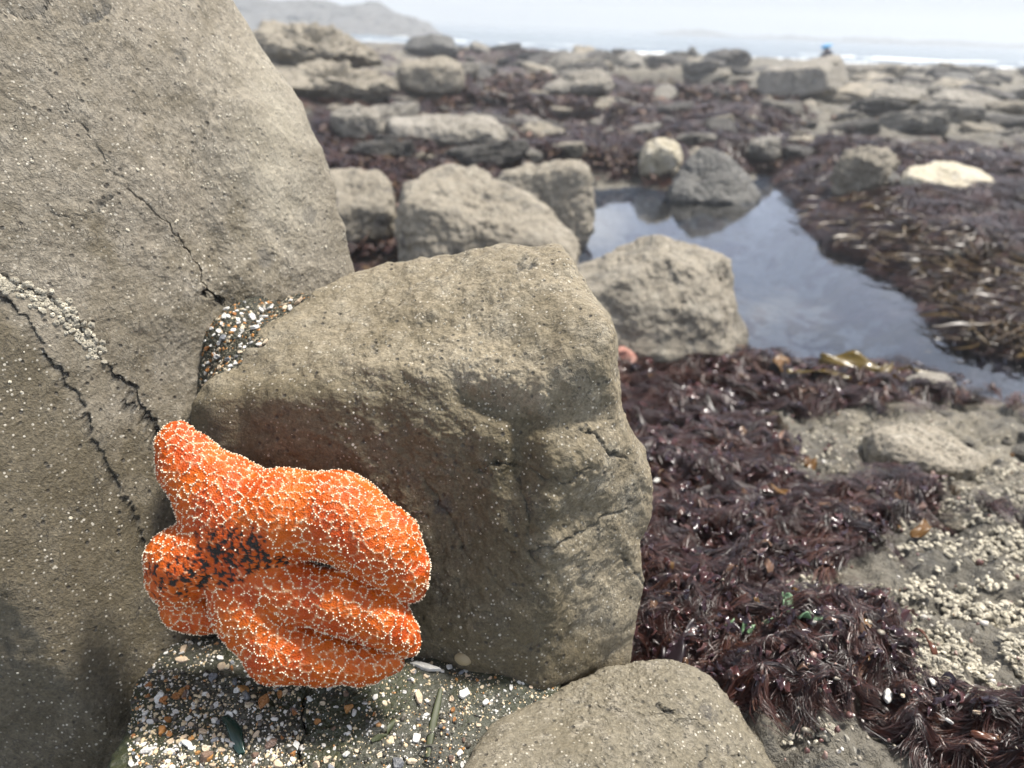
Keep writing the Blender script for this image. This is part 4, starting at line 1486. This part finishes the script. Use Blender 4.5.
# limpet on the foot of the squared boulder
h = BV_MAIN.ray_cast(Vector(CAM), Vector(ray(463, 659)).normalized())
v_, f_ = ico(4)
v_ = v_ * np.array([1, .78, .55]); v_[:, 2] = np.where(v_[:, 2] > 0, v_[:, 2], v_[:, 2] * .2)
v_ *= .0085
me = make_mesh('limpet', v_, f_, simple_mat('limpet shell', (.22, .17, .09), (.30, .24, .14), .5))
o = link('limpet', me, h[0], None, 'brown oval limpet at the foot of the squared boulder', 'limpet')
o.rotation_euler = h[1].to_track_quat('Z', 'Y').to_euler()

# ------------------------------------------------------------------ seaweed
def blades(name, root, dirs, length, width, lift, curl, ruffle, mat, rg, nu=6, nv=3, tint=None, shape='leaf', nodes_h=None, follow=False, **kw):
    N = len(root)
    s = np.linspace(0, 1, nu); t = np.linspace(-1, 1, nv)
    if shape == 'leaf': prof = np.sin(np.pi * (s * .86 + .10)) ** .6
    elif shape == 'strap': prof = np.where(s < .15, .5 + s * 3, 1) * np.where(s > .8, 1 - (s - .8) * 4.2, 1)
    else: prof = 1 - .75 * s
    side = np.stack([-dirs[:, 1], dirs[:, 0], np.zeros(N)], 1)
    d3 = np.stack([dirs[:, 0], dirs[:, 1], np.zeros(N)], 1)
    roll_ = rg.uniform(-.9, .9, N) if shape != 'hair' else rg.uniform(-.3, .3, N)
    bend = curl * rg.normal(size=N) if np.isscalar(curl) else curl
    ph = rg.uniform(0, 6.28, N)
    V = np.zeros((N, nu, nv, 3))
    for i, si in enumerate(s):
        ang_ = bend * si
        cd = d3 * np.cos(ang_)[:, None] + side * np.sin(ang_)[:, None]
        cs = side * np.cos(ang_)[:, None] - d3 * np.sin(ang_)[:, None]
        cen = root + cd * (length * si)[:, None]
        if follow:
            hz = ground_h(cen[:, 0], cen[:, 1])
            cen[:, 2] = hz + (root[:, 2] - nodes_h)
        cen[:, 2] += lift * (np.sin(np.pi * si * .9) + .15 * np.sin(ph + si * 7))
        for j, tj in enumerate(t):
            wv = ruffle * np.sin(ph + si * 9 + tj * 2.5) * width * abs(tj)
            w = width * prof[i] * tj
            off = cs * (w * np.cos(roll_ * si))[:, None]
            off[:, 2] += w * np.sin(roll_ * (.4 + si)) + wv
            V[:, i, j] = cen + off
    I = np.arange(N * nu * nv).reshape(N, nu, nv)
    q = np.stack([I[:, :-1, :-1], I[:, :-1, 1:], I[:, 1:, 1:], I[:, 1:, :-1]], -1).reshape(-1, 4)
    tn = np.repeat(tint if tint is not None else rg.random(N), nu * nv)
    me = make_mesh(name, V.reshape(-1, 3), q, mat, {'tint': tn})
    return link(name, me, **kw)


def weed_mat(name, stops, rough=.3, spec=.6, trans=.0):
    m, nt = new_mat(name)
    b = NB(nt)
    cr = b.n('ShaderNodeValToRGB')
    els = cr.color_ramp.elements
    els[0].position = stops[0][0]; els[0].color = (*stops[0][1], 1)
    els[1].position = stops[-1][0]; els[1].color = (*stops[-1][1], 1)
    for p_, c_ in stops[1:-1]:
        e = els.new(p_); e.color = (*c_, 1)
    nt.links.new(b.attr('tint'), cr.inputs[0])
    s = b.bsdf(cr.outputs[0], rough, spec if 'violet' not in name else .35)
    if trans:
        tl = b.n('ShaderNodeBsdfTranslucent'); nt.links.new(cr.outputs[0], tl.inputs['Color'])
        mx = b.n('ShaderNodeMixShader'); mx.inputs[0].default_value = trans
        nt.links.new(s, mx.inputs[1]); nt.links.new(tl.outputs[0], mx.inputs[2])
        s = mx.outputs[0]
    b.out(s)
    return m


HAIR = weed_mat('dark red turf weed', [(0, (.008, .0035, .0035)), (.55, (.029, .010, .008)), (.85, (.055, .019, .013)), (1, (.085, .040, .024))], .38, .3)
BLADE = weed_mat('purple red blade weed', [(0, (.018, .010, .014)), (.45, (.04, .02, .026)), (.7, (.075, .026, .024)), (.88, (.10, .055, .05)), (.96, (.14, .075, .02)), (1, (.22, .13, .09))], .2, .5, .12)
REEFWEED = weed_mat('maroon brown reef weed', [(0, (.014, .008, .009)), (.35, (.032, .016, .015)), (.6, (.058, .028, .022)), (.8, (.085, .05, .022)), (.93, (.15, .09, .07)), (1, (.26, .17, .13))], .55, .22, .1)
KELP = weed_mat('brown olive kelp', [(0, (.022, .014, .010)), (.4, (.045, .026, .012)), (.7, (.085, .05, .014)), (.9, (.085, .052, .012)), (1, (.10, .075, .04))], .4, .35, .08)

rg = np.random.default_rng(31)
# brushed turf of fine wet strands in locks: near ground, then the far bank and the middle reef
def turf(n, x0, x1, y0, y1, per, size, keep_p, label):
    x, y, px_, py_ = scatter_px(n, x0, x1, y0, y1, rg, .2)
    h0 = ground_h(x, y)
    w = weed_at(x, y, h0)
    keep = (rg.random(len(x)) < w * keep_p) & (h0 > .01) & (y < 26)
    x, y, h0 = x[keep], y[keep], h0[keep]
    cx = np.repeat(x, per); cy = np.repeat(y, per)
    fl = fbm(np.stack([x, y, x * 0], 1), 1.6, 2, off=2)
    base_a = np.repeat(math.radians(172) + 1.2 * fl + .45 * rg.normal(size=len(x)), per) + .09 * rg.normal(size=len(cx))
    scl = np.clip(np.hypot(cx, cy) / 1.2, .6, 5) * size
    cx += rg.normal(size=len(cx)) * .006 * scl; cy += rg.normal(size=len(cx)) * .006 * scl
    hz = ground_h(cx, cy)
    root = np.stack([cx, cy, hz + rg.uniform(.001, .009, len(cx)) * scl + np.repeat(rg.uniform(0, .012, len(x)), per)], 1)
    dirs = np.stack([np.cos(base_a), np.sin(base_a)], 1)
    tint = np.clip(np.repeat(rg.beta(2, 2.5, len(x)), per) + .15 * rg.normal(size=len(cx)), 0, 1)
    blades('turf_seaweed', root, dirs, np.repeat(rg.uniform(.035, .09, len(x)), per) * rg.uniform(.8, 1.1, len(cx)) * scl, rg.uniform(.0006, .0014, len(cx)) * scl,
           np.repeat(rg.uniform(.001, .010, len(x)), per) * scl, np.repeat(.9 * rg.normal(size=len(x)), per) + .12 * rg.normal(size=len(cx)), .0, HAIR, rg, 6, 2, tint, 'hair', hz, True,
           label=label, cat='seaweed', kind='stuff')


turf(5200, 610, 1080, 355, 790, 26, 1.0, 1.0, 'mat of fine dark red turf seaweed brushed over the near rocks')
turf(2200, 770, 1120, 190, 350, 16, 1.0, 1.0, 'dark red turf seaweed under the kelp on the far bank of the pool')
turf(3200, 300, 1060, 85, 210, 12, .8, 1.0, 'dark red turf seaweed over the middle reef beyond the pool')
# near flat blades
x, y, px_, py_ = scatter_px(3600, 600, 1060, 340, 720, rg, .2)
h0 = ground_h(x, y)
w = weed_at(x, y, h0)
zone = .6 * np.exp(-(((px_ - 690) / 70) ** 2 + ((py_ - 430) / 90) ** 2)) + .42 + .7 * np.exp(-(((px_ - 780) / 120) ** 2 + ((py_ - 375) / 22) ** 2))
keep = (rg.random(len(x)) < w * zone * .8) & (h0 > .005)
x, y, h0 = x[keep], y[keep], h0[keep]
a = rg.uniform(0, 6.28, len(x))
sc_ = np.clip(np.hypot(x, y) / 1.4, .5, 1.4)
blades('blade_seaweed', np.stack([x, y, h0 + .012 + rg.uniform(0, .012, len(x))], 1), np.stack([np.cos(a), np.sin(a)], 1), rg.uniform(.014, .036, len(x)) * sc_, rg.uniform(.003, .008, len(x)) * sc_,
       rg.uniform(-.004, .010, len(x)), 1.0, .6, BLADE, rg, 8, 5, None, 'leaf', label='glossy purple-red leafy seaweed between the boulders and the pool', cat='seaweed', kind='stuff')
# far bank kelp
x, y, px_, py_ = scatter_px(6500, 770, 1180, 185, 350, rg, .05)
h0 = ground_h(x, y)
w = weed_at(x, y, h0)
keep = (rg.random(len(x)) < .15 + .85 * w) & (h0 > .003)
x, y, h0 = x[keep], y[keep], h0[keep]
a = rg.normal(size=len(x)) * .6 + math.radians(215) + 1.6 * fbm(np.stack([x, y, x * 0], 1), 1.5, 2)
blades('kelp_bed', np.stack([x, y, h0 + .005 + rg.uniform(0, .03, len(x))], 1), np.stack([np.cos(a), np.sin(a)], 1), rg.uniform(.06, .24, len(x)), rg.uniform(.0025, .0075, len(x)),
       rg.uniform(-.005, .03, len(x)), 1.7, .35, KELP, rg, 8, 3, None, 'strap', label='tangled brown and olive kelp straps on the far bank of the pool', cat='seaweed', kind='stuff')
# weed over the middle and outer reef
for nm, n, x0, x1, y0, y1, l0, l1, w0, w1, lab in [
    ('blade_seaweed', 9000, 300, 1060, 95, 200, .04, .12, .010, .028, 'dark maroon seaweed carpeting the middle reef'),
    ('blade_seaweed', 6000, 320, 640, 130, 290, .03, .10, .008, .025, 'maroon and brown weed packed between the mid-distance boulders'),
    ('blade_seaweed', 9000, 420, 1060, 48, 105, .08, .26, .02, .06, 'distant dark seaweed over the outer reef')]:
    x, y, px_, py_ = scatter_px(n, x0, x1, y0, y1, rg, .12)
    ok = (y < 26) & (y > 0)
    x, y = x[ok], y[ok]
    h0 = ground_h(x, y)
    w = weed_at(x, y, h0)
    keep = (rg.random(len(x)) < w * .95 + .02) & (h0 > .004)
    x, y, h0 = x[keep], y[keep], h0[keep]
    a = rg.uniform(0, 6.28, len(x))
    blades(nm, np.stack([x, y, h0 + rg.uniform(0, .03, len(x))], 1), np.stack([np.cos(a), np.sin(a)], 1), rg.uniform(l0, l1, len(x)), rg.uniform(w0, w1, len(x)),
           rg.uniform(0, .03, len(x)), 1.0, .5, REEFWEED, rg, 5, 3, np.clip(rg.beta(1.3, 1.6, len(x)), 0, 1), 'leaf', label=lab, cat='seaweed', kind='stuff')


# individual fronds that can be told apart
def frond(name, px1, py1, ang_deg, length, width, mat, label, cat='seaweed', lift=.008, curl=.5, ruffle=.45, z=.2, raise_=.012, tint=.5):
    x, y = None, None
    zz = z
    for _ in range(15):
        q = G(px1, py1, zz)
        zz = .5 * zz + .5 * ground_h(q[:1], q[1:2])[0]
    a = math.radians(ang_deg)
    rgl = np.random.default_rng(int(px1 * 7 + py1))
    root = np.array([[0, 0, 0.]])
    o = blades(name, root, np.array([[math.cos(a), math.sin(a)]]), np.array([length]), np.array([width * (.85 if 'kelp' in label else .6 if 'violet' not in label else .4)]), np.array([lift]), curl, ruffle, mat, rgl, 22, 9, np.array([tint]), 'leaf', label=label, cat=cat)
    md = o.modifiers.new('thickness', 'SOLIDIFY'); md.thickness = .0012
    o.location = (q[0] - math.cos(a) * length / 2, q[1] - math.sin(a) * length / 2, zz + raise_)
    return o


def flat(name, c1, rough=.25, tr=.3):
    return weed_mat(name, [(0, c1), (1, c1)], rough, .6, tr)


OLIVE = flat('mustard kelp', (.13, .085, .010)); RUST = flat('rust brown blade', (.11, .032, .010), .3, .3); PURP = flat('dark violet blade', (.018, .011, .014), .36, .05)
GREEN = flat('pale green weed', (.22, .36, .20), .4, .3); AMB = flat('amber blade', (.17, .08, .012), .35, .35)
frond('kelp', 815, 385, 165, .17, .018, OLIVE, 'long mustard-yellow kelp blade on the near pool edge, left one', raise_=.035)
frond('kelp', 880, 383, 10, .15, .03, OLIVE, 'broad olive-yellow kelp blade on the near pool edge, right one', curl=.9, raise_=.026)
frond('kelp', 848, 377, 175, .16, .03, OLIVE, 'dark olive kelp blade lying between the two mustard-yellow ones', raise_=.035, curl=.8)
frond('kelp', 905, 376, 150, .13, .026, OLIVE, 'olive kelp blade curling beside the small grey stone at the pool edge', raise_=.028, curl=.9)
frond('kelp', 770, 372, 190, .10, .02, AMB, 'brown kelp blade at the left end of the near pool edge', raise_=.035)
frond('kelp', 910, 392, 200, .10, .016, OLIVE, 'short olive kelp blade folded over the small grey stone')
frond('seaweed', 808, 470, 80, .045, .018, AMB, 'amber-brown blade lying on the pale rock slab')
frond('seaweed', 925, 541, 10, .055, .015, AMB, 'amber folded blade amid barnacles by the turf patch')
frond('seaweed', 918, 655, 120, .034, .010, RUST, 'glossy rust-red curled blade in the lower turf', lift=.014)
frond('seaweed', 688, 640, 200, .07, .026, PURP, 'dark violet sheet of weed against the squared boulder', ruffle=.4, curl=.6)
frond('seaweed', 665, 660, 100, .07, .03, PURP, 'dark violet folded sheet just above the smooth boulder', ruffle=.4, curl=.6)
frond('seaweed', 985, 752, 160, .034, .007, RUST, 'reddish-brown blade at the bottom right corner')
frond('seaweed', 780, 505, 185, .05, .014, AMB, 'small amber blade in the turf beside the pale slab')
frond('kelp', 1010, 352, 160, .16, .02, AMB, 'golden-brown kelp blade trailing into the pool at the right edge', z=.0, raise_=.012)
for k, (gx_, gy_, an, L) in enumerate([(790, 615, 40, .03), (803, 622, 160, .035), (815, 612, 90, .026), (770, 628, 10, .025), (745, 632, 190, .025), (728, 628, 60, .022)]):
    frond('seaweed', gx_, gy_, an, L, L * .4, GREEN, ['pale green crinkled weed at the left of the green patch', 'largest pale green frond in the turf', 'upright pale green frond on the right of the patch', 'small pale green scrap left of the large green frond', 'faint green scrap near the squared boulder', 'leftmost faint green scrap near the squared boulder'][k], ruffle=.9, raise_=.008, lift=.004)
for px1, py1, s, kd_, lb in [(882, 712, .012, 'white', 'broken white shell half buried in purple weed'), (970, 730, .009, 'cream', 'cream shell shard standing up in the bottom right weed'), (897, 712, .008, 'cream', 'cream-brown shell next to the broken white shell'),
                             (942, 738, .008, 'white', 'thin white shell sliver lying in the lower right weed'), (655, 492, .010, 'white', 'bright white shell in the weed beside the squared boulder')]:
    zz = .3
    for _ in range(15):
        q = G(px1, py1, zz); zz = .5 * zz + .5 * ground_h(q[:1], q[1:2])[0]
    o = link('shell_fragment', CH[kd_][len(lb) % len(CH[kd_])], (q[0], q[1], zz + .024), None, lb, 'shell')
    o.scale = (s * .7, s * .7, s * .7); o.rotation_euler = (.5, -.4, len(lb))
x, y, px_, py_ = scatter_px(1300, 615, 1060, 345, 770, rg, .2)
h0 = ground_h(x, y)
keep = (h0 > .01) & (rg.random(len(x)) < .25 + .5 * (fbm(np.stack([x, y, x * 0], 1), 8, 3) > .1))
x, y, h0 = x[keep], y[keep], h0[keep]
iv, ifc = ico(0)
sz2 = rg.gamma(2, .0008, len(x)) + .0012
pos = np.stack([x, y, h0 + rg.uniform(.004, .02, len(x))], 1)
GV = (pos[:, None] + (iv[None] * rg.uniform(.4, 1.3, (len(x), 1, 3)) + .12 * rg.normal(size=(len(x), 12, 3))) * sz2[:, None, None]).reshape(-1, 3)
GF = (ifc[None] + (np.arange(len(x)) * 12)[:, None, None]).reshape(-1, 3)
m, nt = new_mat('shell and coralline bits')
b = NB(nt)
cr = b.n('ShaderNodeValToRGB'); cr.color_ramp.interpolation = 'CONSTANT'
els = cr.color_ramp.elements
els[0].position = 0; els[0].color = (.62, .58, .52, 1); els[1].position = .25; els[1].color = (.33, .22, .18, 1)
for p_, c_ in ((.40, (.14, .07, .06, 1)), (.65, (.24, .21, .16, 1)), (.96, (.2, .1, .03, 1))):
    e = els.new(p_); e.color = c_
nt.links.new(b.attr('tint'), cr.inputs[0])
b.out(b.bsdf(cr.outputs[0], .35, .5))
me = make_mesh('shell_bits', GV, GF, m, {'tint': np.repeat(rg.random(len(x)), 12)}, smooth=False)
link('shell_bits', me, label='pale and pinkish shell bits scattered through the turf seaweed', cat='shell bits', kind='stuff')
# two strands of green weed lying on the shelf, and a dark mussel shard
def shelf_strand(name, pts, wd, mat, label):
    hs = [cast(x_, y_, [BV_SHELF]) for x_, y_ in pts]
    hs = [h for h in hs if h]
    n = len(hs)
    V = []; seg = 8
    for i, h in enumerate(hs):
        a = hs[max(0, i - 1)][0]; b_ = hs[min(n - 1, i + 1)][0]
        t = (b_ - a).normalized(); nn = h[1]; sd = t.cross(nn).normalized()
        ww = wd * math.sin(math.pi * (i + .6) / (n + .2)) ** .6
        for k in range(seg):
            an = 2 * math.pi * k / seg
            V.append(h[0] + nn * (.0012 + .5 * ww * .5 * (1 + math.sin(an))) + sd * (ww * math.cos(an)))
    F_ = [(i * seg + k, i * seg + (k + 1) % seg, (i + 1) * seg + (k + 1) % seg, (i + 1) * seg + k) for i in range(n - 1) for k in range(seg)]
    V = np.array(V); c_ = V.mean(0)
    me = make_mesh(name, V - c_, np.array(F_), mat, {'tint': np.full(len(V), .5)})
    return link(name, me, tuple(c_), None, label, 'seaweed')


GS = flat('olive green strand', (.035, .042, .010), .6, .0)
shelf_strand('seaweed', [(372, 742), (378, 738), (385, 733), (391, 727), (395, 720)], .0035, GS, 'short curved olive-green weed strand on the shelf')
shelf_strand('seaweed', [(441, 690), (437, 705), (433, 722), (430, 740), (428, 755)], .0035, GS, 'long straight olive-green weed strand in the right rock split')
shelf_strand('mussel_shard', [(225, 718), (231, 726), (236, 734), (240, 745), (242, 756)], .006, flat('dark green mussel', (.012, .035, .026), .2, .0), 'dark bottle-green shell shard in the thick grit')

# ------------------------------------------------------------------ person far out on the reef
def skin_obj(name, pts, edges, radii, mat, loc, parent=None, sub=2, **kw):
    me = bpy.data.meshes.new(name)
    me.from_pydata(pts, edges, [])
    me.materials.append(mat)
    o = link(name, me, loc, parent, **kw)
    md = o.modifiers.new('skin', 'SKIN'); md.use_smooth_shade = True
    for i, r in enumerate(radii):
        me.skin_vertices[0].data[i].radius = (r, r) if not isinstance(r, tuple) else r
    me.skin_vertices[0].data[0].use_root = True
    s = o.modifiers.new('sub', 'SUBSURF'); s.levels = sub; s.render_levels = sub
    return o


def plain(name, c1, rough=.7):
    m, nt = new_mat(name)
    b = NB(nt)
    co = b.n('ShaderNodeTexCoord').outputs['Object']
    n = b.noise(co, 30, 4)
    b.out(b.bsdf(b.mix(n, c1, tuple(.8 * q for q in c1)), rough, .3, b.bump(n, .01, .4)))
    return m


pd = 15.5
pt = P(829, 50, pd)
gz = ground_h(pt[:1], pt[1:2])[0]
top_z = P(826, 42, pd)[2]
Hs = max(.6, top_z - gz)
print('person ground', gz, 'top', top_z, pt)
k = Hs / .92      # crouching height
def S(*q): return tuple(np.array(q) * k)
body_pts = [S(0.10, 0, .32), S(.06, 0, .45), S(-.02, 0, .60), S(-.08, 0, .70), S(-.12, -.01, .83),
            S(.08, -.12, .34), S(-.10, -.24, .42), S(-.02, -.22, .08), S(-.12, -.26, .03), S(.08, .12, .34), S(-.10, .24, .42), S(-.02, .22, .08), S(-.12, .26, .03),
            S(-.03, -.18, .60), S(-.16, -.22, .42), S(-.28, -.12, .34), S(-.03, .18, .60), S(-.16, .22, .42), S(-.28, .12, .34)]
ed = [(0, 1), (1, 2), (2, 3), (3, 4), (0, 5), (5, 6), (6, 7), (7, 8), (0, 9), (9, 10), (10, 11), (11, 12), (2, 13), (13, 14), (14, 15), (2, 16), (16, 17), (17, 18)]
rad_ = [.13, .13, .14, .055, .10, .09, .075, .05, .04, .09, .075, .05, .04, .06, .045, .035, .06, .045, .035]
loc = (pt[0], pt[1], gz)
PERSON = skin_obj('person', body_pts, ed, [r * k for r in rad_], plain('skin tone', (.45, .28, .20)), loc, label='person in a blue hood and dark clothes crouching on the far reef', cat='person')
skin_obj('trousers', [body_pts[i] for i in (0, 5, 6, 7, 9, 10, 11)], [(0, 1), (1, 2), (2, 3), (0, 4), (4, 5), (5, 6)], [r * k for r in (.15, .105, .09, .065, .105, .09, .065)], plain('dark trousers', (.02, .022, .03)), (0, 0, 0), PERSON)
skin_obj('jacket', [body_pts[i] for i in (0, 1, 2, 13, 14, 16, 17)] + [S(-.06, 0, .69)], [(0, 1), (1, 2), (2, 3), (3, 4), (2, 5), (5, 6), (2, 7)], [r * k for r in (.145, .155, .165, .085, .065, .085, .065, .10)], plain('dark slate jacket', (.035, .04, .06)), (0, 0, 0), PERSON)
skin_obj('hood', [S(-.07, 0, .74), S(-.10, 0, .80), S(-.115, 0, .86)], [(0, 1), (1, 2)], [r * k for r in (.14, .19, .15)], plain('bright blue hood', (.09, .42, .78)), (0, 0, 0), PERSON)

# ------------------------------------------------------------------ haze
me = bpy.data.meshes.new('haze')
x0, x1, y0, y1, z0, z1 = -700, 700, -6, 430, -3.2, 9
vs = [(x, y, z) for x in (x0, x1) for y in (y0, y1) for z in (z0, z1)]
me.from_pydata(vs, [], [(0, 1, 3, 2), (4, 6, 7, 5), (0, 4, 5, 1), (2, 3, 7, 6), (0, 2, 6, 4), (1, 5, 7, 3)])
m, nt = new_mat('sea haze')
m.cycles.homogeneous_volume = True
pv_ = nt.nodes.new('ShaderNodeVolumePrincipled')
pv_.inputs['Color'].default_value = (.70, .73, .76, 1)
pv_.inputs['Density'].default_value = .0064
pv_.inputs['Anisotropy'].default_value = .2
o_ = nt.nodes.new('ShaderNodeOutputMaterial')
nt.links.new(pv_.outputs[0], o_.inputs['Volume'])
me.materials.append(m)
link('haze', me, kind='stuff', label='thin pale sea haze over the whole shore', cat='haze')

# ------------------------------------------------------------------ light
SUN_EL, SUN_AZ = math.radians(64), math.radians(28)      # azimuth measured from +X towards +Y
sd = Vector((math.cos(SUN_EL) * math.cos(SUN_AZ), math.cos(SUN_EL) * math.sin(SUN_AZ), math.sin(SUN_EL)))
L = bpy.data.lights.new('sun', 'SUN')
L.energy = 4.9
L.angle = math.radians(7)
L.color = (1, .955, .88)
lo = bpy.data.objects.new('sun', L)
COL.objects.link(lo)
lo.rotation_euler = sd.to_track_quat('Z', 'Y').to_euler()
lo.location = (3, 3, 20)

W = bpy.data.worlds.new('World')
SC.world = W
W.use_nodes = True
nt = W.node_tree
nt.nodes.clear()
b = NB(nt)
sky = b.n('ShaderNodeTexSky', sky_type='NISHITA')
sky.sun_disc = False
sky.sun_elevation = SUN_EL
sky.sun_rotation = math.pi / 2 - SUN_AZ
sky.air_density = 1.0
sky.dust_density = 3.5
sky.ozone_density = 1.0
co = b.n('ShaderNodeTexCoord').outputs['Generated']
mp = b.n('ShaderNodeMapping'); nt.links.new(co, mp.inputs[0]); mp.inputs['Scale'].default_value = (1, 1, 2.2)
cl = b.ramp(b.noise(mp.outputs[0], 3.2, 6, .6, .3), .50, .66)
sz_ = b.n('ShaderNodeSeparateXYZ'); nt.links.new(co, sz_.inputs[0])
lum = b.mix(b.ramp(sz_.outputs[2], .06, .22), (6.7, 7.3, 7.7), (8.6, 10.2, 13.6))        # fog bank at the horizon, brighter thin cloud above it
skyc = b.mix(b.ramp(sz_.outputs[2], .75, .40), sky.outputs[0], lum)
band = b.math('MULTIPLY', b.math('MULTIPLY', b.ramp(sz_.outputs[2], .05, .18), b.ramp(sz_.outputs[2], .62, .42)), b.ramp(sz_.outputs[1], .35, .8))
skyc = b.mix(band, skyc, (12.5, 14.5, 19.))                      # brightening added to the sky ahead, out of view, for the pool's reflection
skyc = b.mix(b.math('MULTIPLY', cl, b.ramp(sz_.outputs[2], .08, .2)), skyc, (24., 25., 27.))
bg = b.n('ShaderNodeBackground', i_Strength=.053)
nt.links.new(skyc, bg.inputs['Color'])
wo = b.n('ShaderNodeOutputWorld')
nt.links.new(bg.outputs[0], wo.inputs['Surface'])

# ------------------------------------------------------------------ camera object and render settings
cd = bpy.data.cameras.new('camera')
cd.sensor_width = 36
cd.lens = FPX / 1024 * 36
cd.clip_start = .02
cd.clip_end = 3000
cd.dof.use_dof = True
cd.dof.focus_distance = .64
cd.dof.aperture_fstop = 5.3
co_ = bpy.data.objects.new('camera', cd)
COL.objects.link(co_)
M = Matrix.Identity(4)
for i in range(3):
    M[i][0], M[i][1], M[i][2], M[i][3] = RT[i], UP[i], -FW[i], CAM[i]
co_.matrix_world = M
SC.camera = co_

SC.render.engine = 'CYCLES'
cy = SC.cycles
cy.use_denoising = True
cy.adaptive_threshold = .03
cy.max_bounces = 6
cy.diffuse_bounces = 2
cy.glossy_bounces = 3
cy.transmission_bounces = 2
cy.transparent_max_bounces = 8
cy.volume_bounces = 1
cy.sample_clamp_indirect = 4
cy.sample_clamp_direct = 0
cy.caustics_reflective = False
cy.caustics_refractive = False
vs_ = SC.view_settings
vs_.view_transform = 'Standard'
vs_.look = 'None'
vs_.exposure = 0.72
vs_.gamma = 1.0
vs_.use_curve_mapping = False
